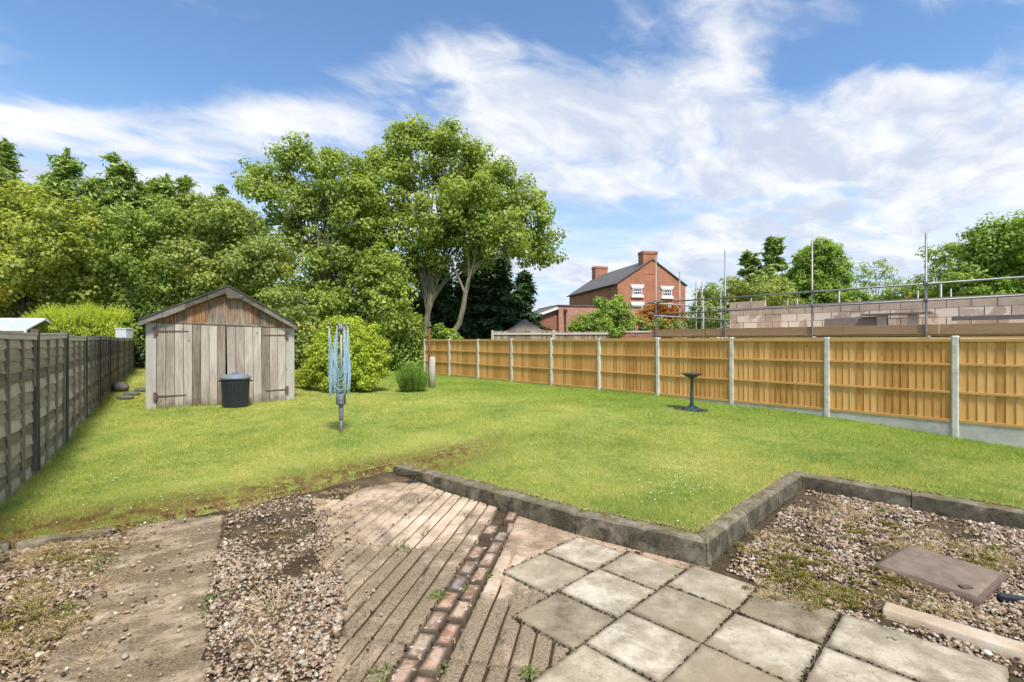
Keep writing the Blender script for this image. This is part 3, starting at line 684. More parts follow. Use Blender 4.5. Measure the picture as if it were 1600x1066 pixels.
# ------------------------------------------------------------------ pebbles
ico = bmesh.new(); bmesh.ops.create_icosphere(ico, subdivisions=2, radius=1); IV = np.array([v.co[:] for v in ico.verts]); IF = np.array([[v.index for v in f.verts] for f in ico.faces]); ico.free()
ico = bmesh.new(); bmesh.ops.create_icosphere(ico, subdivisions=1, radius=1); IV1 = np.array([v.co[:] for v in ico.verts]); IF1 = np.array([[v.index for v in f.verts] for f in ico.faces]); ico.free()
def pebbles(name, poly, dens, label, excl=(), thin=None, seed=1, dz=0):
    rg = np.random.default_rng(seed); P_ = np.array([(p[0], p[1]) for p in poly]); lo = P_.min(0); hi = P_.max(0)
    nn = int((hi[0]-lo[0])*(hi[1]-lo[1])*dens); x = rg.uniform(lo[0], hi[0], nn); y = rg.uniform(lo[1], hi[1], nn)
    k = inside(poly, x, y)
    for e in excl: k &= ~inside(e, x, y)
    if thin is not None: k &= rg.random(nn) < thin(x, y)
    x = x[k]; y = y[k]; nn = len(x); print(name, nn)
    s = rg.lognormal(math.log(.0088), .36, nn); sc = np.c_[s*rg.uniform(.9,1.45,nn), s*rg.uniform(.75,1.1,nn), s*rg.uniform(.5,.8,nn)]
    ang = rg.uniform(0, 6.283, nn); tl = rg.uniform(-.5,.5,nn)
    IVu, IFu = IV1, IF1
    V = IVu[None]*sc[:, None]*(1+.16*rg.standard_normal((nn, len(IVu), 1)))
    ct, st = np.cos(tl)[:, None], np.sin(tl)[:, None]; V = np.stack([V[..., 0]*ct-V[..., 2]*st, V[..., 1], V[..., 0]*st+V[..., 2]*ct], -1)
    ca, sa = np.cos(ang)[:, None], np.sin(ang)[:, None]; V = np.stack([V[..., 0]*ca-V[..., 1]*sa, V[..., 0]*sa+V[..., 1]*ca, V[..., 2]], -1)
    z = soilz(x, y)+s*.35+rg.uniform(0, .016, nn)+dz
    V += np.c_[x, y, z][:, None]
    Fi = IFu[None]+(np.arange(nn)*len(IVu))[:, None, None]
    t = np.repeat(np.clip(rg.normal(.48,.26,nn), 0, 1), len(IVu))
    o = npmesh(name, V.reshape(-1, 3), Fi.reshape(-1, 3), M['pebble'], None, {'tint': t}, smooth=True)
    return tag(o, label, 'gravel', kind='stuff')
def patchy(base, sc=1.0, off=0): return lambda x, y: np.clip(base+.55*np.sin(x*3.1*sc+off)*np.cos(y*3.7*sc+off*2)+.3*np.sin(x*7.3*sc-y*5*sc+off), .06, 1)
gl = [(-4.9,3.3),(-4.0,3.82),(-3.33,4.22),(-2.24,2.4),(-1.75,1.6),(-5,1.6)]
gm = [(-2.70,4.70),(-1.93,3.14),(-1.47,2.36),(-1.2,1.8),(-.82,1.8),(-.90,2.5),(-1.02,3.0),(-1.2,3.5),(-1.44,3.95),(-1.72,4.6),(-2.05,5.05),(-2.2,5.3)]
gr_ = [(1.52,3.57),(3.25,5.40),(4.6,4.15),(6.4,2.5),(5,1.2),(2.62,1.65),(2.9,2.0),(2.45,2.5),(1.95,2.98),(1.72,3.22)]
pebbles('gravel', gl, 5200, 'loose pinkish grey pebbles left of the concrete path', thin=patchy(.72, 1.3, 1), seed=3)
pebbles('gravel', gm, 5600, 'pinkish grey pebbles between the concrete path and the ribbed pavers', thin=lambda x, y: np.clip(patchy(.66, 1.3, 4)(x, y)+(3.2-y)*.4, .05, 1), seed=4, dz=.034)
pebbles('gravel', gr_, 5000, 'mossy brown pebbles filling the bed behind the patio', excl=[cv], thin=patchy(.66, 1.3, 2), seed=5)

pp2 = [(-3.5,4.35),(-2.2,2.2),(-1.7,1.6),(-1.3,1.6),(-1.9,3.2),(-2.6,4.6)]
pebbles('gravel', pp2, 170, 'stray pebbles kicked onto the concrete path', seed=6, dz=.030)
pebbles('gravel', [(-1.9,4.9),(-1.1,2.9),(-.95,1.8),(-.2,1.8),(-.6,3.4),(-1.3,4.9)], 260, 'stray pebbles and crumbs on the ribbed pavers', seed=7, dz=.022, thin=lambda x, y: np.clip(1-(x+1.35-(y-3)*-.35)*1.6, .02, 1))
# ------------------------------------------------------------------ leaves
def unit(a): return a/np.maximum(np.linalg.norm(a, axis=-1, keepdims=True), 1e-9)
def leaf_quads(c, nrm, ax, ln, wd, fold=.25):
    """rhombic leaves: centre, normal, axis, length, width arrays"""
    ax = unit(ax-nrm*(ax*nrm).sum(-1, keepdims=True)); sd_ = np.cross(nrm, ax)
    ln = np.asarray(ln)[:, None]; wd = np.asarray(wd)[:, None]
    V = np.stack([c-ax*ln*.5, c+sd_*wd*.5+nrm*wd*fold+ax*ln*.05, c+ax*ln*.5, c-sd_*wd*.5+nrm*wd*fold+ax*ln*.05], 1)
    F_ = np.arange(len(c)*4).reshape(-1, 4)
    return V.reshape(-1, 3), F_
def crown(lobes, leaf, dens=1.0, sub=.32, seed=1, up=.5, flat=1.0, yfrac=.0, fill=.0, aspect=.75, hang=0.0):
    """lobes: list of (center Vector, radius). returns V, F, tint"""
    rg = np.random.default_rng(seed); Vs = []; Ts = []
    C_ = np.array([l[0][:] for l in lobes]); Rr = np.array([l[1] for l in lobes])
    for (c, r) in lobes:
        c = np.array(c[:]); ns = max(6, int(7.5*dens*(r/max(sub, .05))**2*.9))
        d = unit(rg.standard_normal((ns, 3))); rad = r*np.where(rg.random(ns) < .75, rg.uniform(.72, 1.08, ns), rg.uniform(.25, .75, ns))
        rad *= (1+.18*np.sin(d[:, 0]*5+seed)*np.cos(d[:, 2]*6+seed*2))
        sp_ = c+d*rad[:, None]*np.array([1, 1, flat])
        # drop sub-clumps deep inside other lobes
        if len(lobes) > 1:
            dist = np.linalg.norm(sp_[:, None]-C_[None], axis=-1)/Rr[None]; deep = (dist < .55).sum(1) > 0
            keep = ~deep | (rg.random(ns) < .28); sp_ = sp_[keep]; d = d[keep]
        ns = len(sp_)
        if ns == 0: continue
        nl = int(54*dens); sr = sub*rg.uniform(.55, 1.25, ns)
        off = rg.standard_normal((ns, nl, 3)); off = off/np.maximum(1, np.linalg.norm(off, axis=-1, keepdims=True)/1.6)
        pos_ = sp_[:, None]+off*sr[:, None, None]*np.array([.75, .75, .48])
        nr = unit(unit(off)*.7+d[:, None]*.5+np.array([0, 0, up*1.4])+rg.standard_normal((ns, nl, 3))*.55)
        ax = unit(rg.standard_normal((ns, nl, 3))+d[:, None]*.8+np.array([0, 0, -.5-hang]))
        ct = np.clip(rg.normal(.5, .22, ns), 0, .88); 
        yl = rg.random(ns) < yfrac; ct[yl] = 1.0
        L = leaf*.80*rg.uniform(.45, 1.4, (ns, nl))
        v, _ = leaf_quads(pos_.reshape(-1, 3), nr.reshape(-1, 3), ax.reshape(-1, 3), L.ravel(), L.ravel()*aspect)
        Vs.append(v); Ts.append(np.repeat(np.repeat(ct, nl)[:, None], 4, 1).ravel())
    V = np.concatenate(Vs); T = np.concatenate(Ts); return V, np.arange(len(V)).reshape(-1, 4), T
def limbs(mb, base, fork, ends, r0, seed=1, wig=.25, twigs=2, forklen=.5, mi=0):
    """trunk from base to fork, limbs to the ends"""
    rd = random.Random(seed); base = Vector(base); fork = Vector(fork)
    pts = [base.lerp(fork, t)+Vector((rd.uniform(-1,1), rd.uniform(-1,1), 0))*wig*.35*math.sin(t*3.14) for t in (0, .25, .5, .75, 1)]
    mb.tube(pts, [r0*1.25, r0, r0*.92, r0*.85, r0*.78], 10, mi)
    for e in ends:
        e = Vector(e); k = 6; L = (e-fork).length
        st = base.lerp(fork, rd.uniform(.65, 1)); c1 = st+Vector((0, 0, L*.45))+(e-st)*.15
        pp_ = []
        for q in range(k+1):
            t = q/k; p = st*(1-t)**2+c1*2*t*(1-t)+e*t*t
            if 0 < q: p += Vector((rd.uniform(-1,1), rd.uniform(-1,1), rd.uniform(-.5,.5)))*wig*.25
            pp_.append(p)
        rr = r0*rd.uniform(.28, .5); mb.tube(pp_, [rr*(1-.82*q/k) for q in range(k+1)], 6, mi, cap=False)
        for _ in range(twigs):
            q = rd.randint(2, k-1); p = pp_[q]; dd = Vector((rd.uniform(-1,1), rd.uniform(-1,1), rd.uniform(-.2,.5)))*L*.17
            mb.tube([p, p+dd*.5+Vector((0,0,.1*L*.3)), p+dd], [rr*.35, rr*.22, rr*.08], 5, mi, cap=False)
def tree(name, label, cat, base, lobes_px, leaf, mat, dens=1, sub=.32, tr=.12, forkh=.35, seed=1, bark='bark', group=None, depth=.35, Y=None, yfrac=0, up=.5, flat=1.0, parts=('trunk','crown'), copies=1.5, aspect=.75, hang=0):
    """lobes_px: (px, py, rpx) at distance Y with depth scatter; the crown is as deep as it is wide"""
    rd = random.Random(seed); Y0 = base[1] if Y is None else Y; lob = []
    cx = sum(l[0] for l in lobes_px)/len(lobes_px)
    for l in lobes_px:
        px, py, r = l[:3]; yy = Y0+(l[3] if len(l) > 3 else rd.uniform(-1, 1)*depth*abs(r)/F*Y0*3)
        lob.append((at(px, py, yy), r/F*yy))
    # fill the crown behind
    extra = []
    for c, r in lob:
        if rd.random() < copies-1: extra.append((c+Vector((rd.uniform(-.3,.3)*r, r*rd.uniform(1.1,1.9), rd.uniform(-.5,.1)*r)), r*.8))
    lob_all = lob+extra
    root = empty(name, base, 0, label, cat, group); b = Vector(base)
    ll = [(c-b, r) for c, r in lob_all]
    V, Fq, T = crown(ll, leaf, dens, sub, seed, up, flat, yfrac, aspect=aspect, hang=hang)
    npmesh(parts[1], V, Fq, M[mat], root, {'tint': T})
    top = max(c.z+r for c, r in ll); mid = sum((c for c, r in ll), Vector())/len(ll)
    mb = MB(); fork = Vector((mid.x*.35, mid.y*.35, max(.15, top*forkh)))
    limbs(mb, (0,0,-.1), fork, [c-b+Vector((0,0,-.1*r)) for c, r in lob], tr, seed); mb.build(parts[0], M[bark], root, smooth=True)
    return root
def conifer(name, label, base, height, rad, seed=1, mat='leaf_conifer', nb=260, droop=.35, tops=None, group=None, sl=.42, sw=.07, lift=.25, per=26, prof=None, cat='conifer tree', low=.05, jit=1.0, bark='bark_dark', leaders=1, parts=('trunk','crown')):
    rg = np.random.default_rng(seed); root = empty(name, base, 0, label, cat, group)
    prof = prof or (lambda t: (1-t**2.6)*.9+.10)
    Vs = []; Ts = []; heads = [(0, 0, height)]+[(rg.uniform(-.75,.75)*rad, rg.uniform(-.6,.6)*rad, height*rg.uniform(.84,.99)) for _ in range(leaders-1)]
    for i in range(nb):
        hx, hy, hh = heads[i % len(heads)]
        t = low+(1-low)*rg.random()**.85; z = hh*t; a = rg.uniform(0, 6.283); L = rad*prof(t)*rg.uniform(.6, 1.15)
        if leaders > 1 and t > .6: L *= .6
        k = per; s = rg.uniform(.25, 1.0, k)**.7
        sx2 = hx*min(1, t*1.2); sy2 = hy*min(1, t*1.2)
        d = np.array([math.cos(a), math.sin(a), 0])
        curve = lift*L*np.sin(s*1.6)-droop*L*s*s
        pos_ = np.array([sx2, sy2, z])+d*(s*L)[:, None]+np.c_[np.zeros(k), np.zeros(k), curve]
        pos_ += rg.standard_normal((k, 3))*np.array([.11, .11, .06])*(.4+s[:, None])*max(rad*.5, .6)*jit
        side = np.array([-math.sin(a), math.cos(a), 0])
        ax = unit(d*.9+side*rg.uniform(-1,1,(k,1))+np.array([0,0,1.0])*(lift*1.2-droop*1.6*s)[:, None]+rg.standard_normal((k,3))*.3)
        nr = unit(np.array([0,0,1.])+rg.standard_normal((k,3))*.45+d*.4)
        ln = sl*rg.uniform(.6,1.3,k); v, _ = leaf_quads(pos_, nr, ax, ln, sw*rg.uniform(.7,1.4,k)*ln/sl*1.6, .15)
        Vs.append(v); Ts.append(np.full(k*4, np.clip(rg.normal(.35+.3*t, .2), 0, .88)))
    # leader tips
    for hx, hy, hh in heads:
        for j in range(10):
            zz_ = hh*(.93+.09*j/9); k = 10; pos_ = np.array([hx, hy, zz_])+rg.standard_normal((k,3))*np.array([.16,.16,.1])*(1.2-j/9)
            ax = unit(rg.standard_normal((k,3))*.6+np.array([.3,0,1.])); nr = unit(rg.standard_normal((k,3)))
            v, _ = leaf_quads(pos_, nr, ax, np.full(k, sl*.8), np.full(k, sw*1.4), .15); Vs.append(v); Ts.append(np.full(k*4, .6))
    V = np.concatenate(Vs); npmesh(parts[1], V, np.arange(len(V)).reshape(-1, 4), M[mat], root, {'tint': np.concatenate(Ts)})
    mb = MB()
    for hx, hy, hh in heads: mb.tube([(0,0,-.1),(hx*.5,hy*.5,hh*.4),(hx,hy,hh*.8),(hx,hy,hh)], [rad*.09+.05,rad*.07+.03,.05,.015], 8)
    mb.build(parts[0], M[bark], root, smooth=True); return root

# ------------------------------------------------------------------ trees behind the garden
gl_ = lambda px, Y: ((px-800)/F*Y, Y, G((px-800)/F*Y, Y) if Y < 30 else .2)
GB = 'trees along the back of the garden'
tree('sycamore_tree', 'tallest leafy tree, with several bare limbs and a wide crown, right of the tree mass', 'tree', gl_(655,25), 
  [(600,300,50),(652,252,42),(700,262,44),(640,222,26),(742,292,46),(790,305,40),(822,335,34),(850,372,24),(822,385,28),(760,350,44),(690,345,46),(625,368,42),(572,335,34),(568,400,36),(742,402,26),(700,215,22),(745,248,20),(614,208,14),(655,205,16),(682,212,12),(735,232,11),(782,262,16),(806,285,13),(838,310,13),(862,398,12),(846,400,13),(600,250,20),(585,262,18),(690,405,22),(650,420,24),(595,440,22)],
  .20, 'leaf_syc', 1.0, .42, .17, .30, 11, 'bark', GB, copies=1.25, depth=.25)
# its leaning neighbour with the pale curved trunk
lb = Vector(gl_(700,23.6)); root = empty('leaning_tree', lb, 0, 'slender tree with a pale leaning forked trunk beyond the far end of the new fence', 'tree', GB)
mb = MB(); pth = [at(697,545,23.6), at(703,528,23.6), at(718,505,23.6), at(724,480,23.6), at(727,460,23.6), at(733,435,23.7)]
mb.tube([p-lb for p in pth], [.15,.14,.13,.12,.11,.09], 10)
for q in ([pth[4], at(738,420,23.5), at(752,408,23.4), at(780,396,23.2), at(800,380,23)], [pth[5], at(732,400,23.8), at(726,370,24), at(722,340,24)], [pth[5], at(742,405,23.7), at(748,370,23.7), at(752,345,23.6)], [pth[4], at(715,430,24.2), at(700,405,24.6), at(694,380,24.8)], [pth[5], at(745,420,23.4), at(765,395,23.2), at(770,370,23)]):
    mb.tube([p-lb for p in q], [.07-.055*i/(len(q)-1) for i in range(len(q))], 7, cap=False)
mb.build('trunk', M['bark'], root, smooth=True)
V, Fq, T = crown([(at(px, py, yy)-lb, r/F*yy) for px, py, r, yy in [(800,375,22,23),(775,390,16,23.2),(765,362,22,23),(745,345,24,23.5),(722,335,24,24),(696,372,18,24.8),(790,350,22,23),(815,392,14,22.8),(750,300,24,23),(712,305,24,23.5)]], .19, 1.0, .38, 21)
npmesh('crown', V, Fq, M['leaf_syc'], root, {'tint': T})
tree('maple_tree', 'broad leafy tree with an airy top left of the tallest tree', 'tree', gl_(500,23),
  [(430,270,26),(470,252,24),(500,292,30),(520,262,20),(410,300,20),(450,320,34),(540,300,26),(490,355,40),(430,370,36),(540,395,40),(480,425,40),(560,455,38),(605,478,34),(610,430,30),(520,478,34),(625,520,30),(575,530,28),(398,262,12),(465,225,12),(440,236,12),(385,288,12),(530,240,10),(510,240,10),(556,300,26),(552,268,20),(575,282,22),(570,315,24),(548,340,26),(575,350,24),(560,375,24),(590,410,26),(600,445,26)],
  .19, 'leaf_syc', 1.0, .40, .20, .28, 12, 'bark', GB, yfrac=.0, copies=1.3, depth=.3)
tree('hazel_tree', 'dense rounded green tree rising right behind the shed roof', 'tree', gl_(350,19.5),
  [(340,342,30),(300,350,30),(375,360,34),(330,388,40),(385,415,38),(425,400,30),(290,410,38),(345,440,38),(400,462,34),(440,478,34),(470,520,30),(300,460,34),(500,560,26),(455,556,28),(318,312,12),(362,322,14)],
  .16, 'leaf_olive', 1.05, .33, .14, .25, 13, 'bark_dark', GB, yfrac=.02, copies=1.3)
tree('elm_tree', 'dense mid green tree between the yellowish tree and the shed', 'tree', gl_(215,19),
  [(200,352,28),(245,355,30),(270,335,18),(180,385,32),(225,400,38),(260,440,36),(190,440,36),(225,480,34),(155,420,28),(270,490,30),(200,520,30),(250,320,12),(160,360,14)],
  .15, 'leaf_mid', 1.05, .33, .13, .25, 14, 'bark_dark', GB, copies=1.3)
tree('laburnum_tree', 'yellow tinged tree at the left edge beyond the old fence', 'tree', gl_(20,18),
  [(20,325,34),(65,345,34),(-25,340,44),(95,390,34),(45,400,42),(0,420,44),(80,440,38),(125,420,26),(130,460,28),(30,470,38),(80,490,26),(-30,480,40),(125,322,12),(100,330,14),(140,350,12),(-60,380,44),(30,298,16),(60,306,14),(160,400,14)],
    .17, 'leaf_yellow', 1.0, .34, .12, .25, 15, 'bark_dark', GB, yfrac=.05, copies=1.2, hang=.6)
def leyl(px, top, Y, rad, seed, lab, mat='leaf_conifer', **kw):
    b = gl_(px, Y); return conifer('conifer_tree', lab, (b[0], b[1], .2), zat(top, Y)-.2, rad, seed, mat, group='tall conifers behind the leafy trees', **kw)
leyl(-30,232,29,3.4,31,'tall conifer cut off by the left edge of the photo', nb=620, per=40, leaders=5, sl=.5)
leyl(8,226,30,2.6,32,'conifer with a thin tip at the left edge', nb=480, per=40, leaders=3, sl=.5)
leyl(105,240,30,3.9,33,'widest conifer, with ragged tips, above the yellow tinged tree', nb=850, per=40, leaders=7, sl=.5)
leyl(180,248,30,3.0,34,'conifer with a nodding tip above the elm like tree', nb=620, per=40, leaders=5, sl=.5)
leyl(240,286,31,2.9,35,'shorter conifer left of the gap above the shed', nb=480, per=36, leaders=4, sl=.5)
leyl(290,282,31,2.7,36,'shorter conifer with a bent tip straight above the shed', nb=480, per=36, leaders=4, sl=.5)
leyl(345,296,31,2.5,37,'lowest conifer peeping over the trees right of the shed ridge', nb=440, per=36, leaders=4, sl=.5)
# dark cypress mass at the right
def cyp(px, top, Y, rad, seed, lab):
    b = gl_(px, Y); return conifer('cypress_tree', lab, (b[0], b[1], .15), zat(top, Y)-.15, rad, seed, 'leaf_dark', nb=520, per=36, group='dark cypresses behind the new fence', sl=.5, sw=.075, droop=.25, lift=.12, prof=lambda t: .95*(1-t**2.2)+.08, low=.02, leaders=2, cat='cypress tree')
cyp(785,402,29,1.9,41,'dark cypress whose layered branches end against the sky')
cyp(735,392,30,2.3,42,'dark cypress behind the pale leaning trunk')
cyp(680,400,30,2.3,43,'dark cypress behind the limbs of the tallest tree')
cyp(625,420,30,2.3,44,'dark cypress half hidden left of the tallest trunk')
def hedge(name, label, pts, seed, mat, leaf=.17, sub=.35, dens=1.0, cat='bush', group=None, **kw):
    base = at(pts[0][0], pts[0][1], pts[0][3]); base.z = G(base.x, base.y) if base.y < 30 else .1
    root = empty(name, base, 0, label, cat, group)
    V, Fq, T = crown([(at(px, py, yy)-base, r/F*yy) for px, py, r, yy in pts], leaf, dens, sub, seed, **kw)
    k = V[:, 2] > -.02; kf = k.reshape(-1, 4).all(1); V = V.reshape(-1, 4, 3)[kf].reshape(-1, 3); T = T.reshape(-1, 4)[kf].ravel()
    npmesh('foliage', V, np.arange(len(V)).reshape(-1, 4), M[mat], root, {'tint': T})
    mb = MB(); rd = random.Random(seed)
    for px, py, r, yy in pts:
        e = at(px, py, yy)-base
        for _ in range(3): mb.tube([(e.x*.1+rd.uniform(-.05,.05), e.y*.1, -.05), (e.x*.7, e.y*.7, e.z*.5), (e.x+rd.uniform(-.4,.4)*r/F*yy, e.y, e.z+rd.uniform(0,.5)*r/F*yy)], [.035,.022,.008], 5, cap=False)
    mb.build('stems', M['bark_dark'], root); return root
hedge('ivy_thicket', 'dark leafy thicket round the foot of the tallest tree', [(640,520,30,24.5),(610,545,26,23.5),(660,550,24,25),(590,560,26,22.5),(640,565,20,23),(560,555,28,22)], 51, 'leaf_mid', group='thickets under the trees')
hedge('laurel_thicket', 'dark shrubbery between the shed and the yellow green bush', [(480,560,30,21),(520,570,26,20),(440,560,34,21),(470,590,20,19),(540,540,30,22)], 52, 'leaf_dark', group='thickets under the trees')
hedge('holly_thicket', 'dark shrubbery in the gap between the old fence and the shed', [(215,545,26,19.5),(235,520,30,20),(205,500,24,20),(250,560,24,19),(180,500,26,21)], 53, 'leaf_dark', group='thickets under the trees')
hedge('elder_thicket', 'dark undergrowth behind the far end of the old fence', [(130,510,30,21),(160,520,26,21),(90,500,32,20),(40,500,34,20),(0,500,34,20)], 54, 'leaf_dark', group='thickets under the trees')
hedge('climber', 'sunlit leafy sprays at the foot of the pale leaning trunk', [(703,528,10,23.3),(690,518,9,23.4),(712,535,8,23.3)], 55, 'leaf_green', leaf=.14, sub=.18)
# garden shrubs
hedge('currant_bush', 'large rounded yellow green bush standing on the lawn behind the clothes dryer', [(540,520,22,13.7),(520,545,26,13.6),(565,545,26,13.6),(545,565,30,13.4),(505,575,18,13.5),(582,570,18,13.6),(535,590,24,13.3),(570,590,18,13.4),(505,555,16,13.4),(590,548,12,13.6),(548,512,12,13.9),(520,512,12,13.8),(572,524,12,13.9),(493,565,9,13.5),(488,548,5,13.5),(600,560,5,13.6),(596,535,5,13.7),(530,503,5,13.8),(555,503,5,13.9),(585,512,5,13.9),(505,522,6,13.6),(484,585,6,13.4),(601,580,5,13.6),(512,508,4,13.8),(575,597,9,13.2),(515,600,9,13.2)], 61, 'leaf_bright', leaf=.075, sub=.15, dens=1.25)
hedge('low_bush', 'low light green shrub between the shed corner and the yellow green bush', [(478,580,9,14.0),(490,592,8,13.8),(465,590,9,14.2),(478,596,8,13.9)], 62, 'leaf_bright', leaf=.07, sub=.13)
def blades_clump(n, rad, h, seed, wd=.012, lean=.35, z0=0):
    rg = np.random.default_rng(seed); a = rg.uniform(0, 6.283, n); r = rad*np.sqrt(rg.random(n)); hh = h*rg.uniform(.5, 1, n)*(1-.3*r/rad)
    base = np.c_[r*np.cos(a)*.6, r*np.sin(a)*.6, np.full(n, z0)]; ld = np.c_[np.cos(a), np.sin(a), np.zeros(n)]*(lean*hh*(.3+r/rad))[:, None]+rg.standard_normal((n,3))*.08*hh[:, None]
    ld[:, 2] = hh; sd_ = unit(np.cross(ld, rg.standard_normal((n,3))))*wd*.5
    m_ = base+ld*.55+np.array([0,0,1])*hh[:, None]*.06
    V = np.stack([base-sd_*.7, base+sd_*.7, m_+sd_, base+ld, m_-sd_], 1).reshape(-1, 3)
    return V, np.arange(n*5).reshape(-1, 5), np.repeat(np.clip(rg.normal(.5,.25,n),0,1), 5)
bx, by = at(645,600,13.7).x, 13.7
gs = empty('goldenrod_clump', (bx, by, G(bx,by)), 0, 'upright clump of narrow green stems in front of the old wooden post', 'plant')
rg = np.random.default_rng(5); ns = 150; Vs = []; mbs = MB()
for i in range(ns):
    a = rg.uniform(0, 6.28); r = .46*math.sqrt(rg.random()); h = rg.uniform(.55, .92)*(1-.25*(r/.46)**2)
    b0 = np.array([r*math.cos(a)*.75, r*math.sin(a)*.75, 0]); tp = np.array([r*math.cos(a)*1.15, r*math.sin(a)*1.15, h])
    mbs.tube([b0, (b0+tp)/2, tp], [.004,.004,.002], 4, cap=False)
    k = 26; s = np.linspace(.12, 1, k); pos_ = b0+(tp-b0)*s[:, None]; aa = rg.uniform(0, 6.28, k)
    ax = unit(np.c_[np.cos(aa), np.sin(aa), np.full(k, .9)]); pos_ = pos_+ax*.03
    v, _ = leaf_quads(pos_, unit(np.c_[-np.cos(aa)*.6, -np.sin(aa)*.6, np.ones(k)]), ax, np.full(k, .085), np.full(k, .016), .1); Vs.append(v)
V = np.concatenate(Vs); npmesh('leaves', V, np.arange(len(V)).reshape(-1,4), M['leaf_tall'], gs, {'tint': np.repeat(rg.random(len(V)//4), 4)}); mbs.build('stems', M['leaf_tall'], gs)
# golden shrub beyond the left fence (feathery upright sprays)
sb = at(124,530,15.6); gs2 = empty('golden_shrub', (sb.x, sb.y, .78), .6, 'feathery lime yellow shrub showing over the top of the old fence', 'bush')
Vs = []; Ts = []; mbs = MB(); mbs.tube([(0,0,-.1),(0,0,.9)], [.07,.05], 8)
for i in range(1300):
    a = rg.uniform(0, 6.28); r = 1.30*math.sqrt(rg.random()); px_, py_ = r*math.cos(a), r*.4*math.sin(a); t0 = 1.55+.42*math.sqrt(max(0, 1-(r/1.40)**2))+.07*px_+.05*math.sin(px_*7)
    L = rg.uniform(.12, .34)*(1.3 if rg.random() < .1 else 1); d = unit(np.array([px_*.45+rg.normal()*.25, py_*.4+rg.normal()*.25, 1.0]))
    b0 = np.array([px_, py_, t0-.12-rg.random()*.35]); k = 14; s = np.linspace(0, 1, k); pos_ = b0+d*L*s[:, None]
    ax = unit(d+rg.standard_normal((k,3))*.45); v, _ = leaf_quads(pos_, unit(rg.standard_normal((k,3))), ax, np.full(k, .06)*(1.2-.6*s), np.full(k, .018)*(1.2-.6*s), .1); Vs.append(v); Ts.append(np.full(k*4, rg.uniform(.1,.9)))
for i in range(40):
    a = rg.uniform(0, 6.28); r = .95*math.sqrt(rg.random()); mbs.tube([(0,0,.4),(r*math.cos(a)*.5, r*math.sin(a)*.35, 1.0),(r*math.cos(a), r*.7*math.sin(a), 1.7)], [.03,.02,.006], 5, cap=False)
V2, F2, T2 = crown([(Vector((x_, 0, z_)), r_) for x_, z_, r_ in ((-.75,1.15,.40),(-.3,1.2,.42),(.3,1.2,.42),(.75,1.15,.38),(0,.9,.45))], .05, 1.2, .14, 77)
V = np.concatenate(Vs+[V2]); npmesh('foliage', V, np.arange(len(V)).reshape(-1,4), M['leaf_lime'], gs2, {'tint': np.concatenate(Ts+[T2])}); mbs.build('stems', M['bark_dark'], gs2)

# ------------------------------------------------------------------ shed
SX = Vector((-7.37, 9.93, .20)); sa = math.atan2(1.62, 2.26); W_ = 2.78
shed = empty('shed', SX, sa, 'weathered grey timber shed with double doors and a low pitched roof', 'shed')
LEN = 4.6; HL, HR, AP, APx = 1.86, 1.78, 2.55, 1.43          # eaves left, right, apex (above base), apex x
nbd = 26
for x0, x1, h in ((0.0,.02,HL),(W_-.02,W_,HR)):
    dl = MB()
    for i in range(nbd): y0 = i*LEN/nbd; dl.box(x0, x1, .06+y0*(LEN-.06)/LEN, .06+(y0+LEN/nbd-.004)*(LEN-.06)/LEN, -.1, h)
    dl.build('side_cladding', M['shed_wood'], shed)
bk = MB(); bk.prism([(0,LEN,-.1),(W_,LEN,-.1),(W_,LEN,HR),(APx,LEN,AP-.1),(0,LEN,HL)], (0,.02,0)); bk.build('back_wall', M['shed_wood'], shed)
fl = MB(); fl.box(.02,W_-.02,.08,LEN-.02,-.06,.04); fl.build('floor', M['dark_inside'], shed)
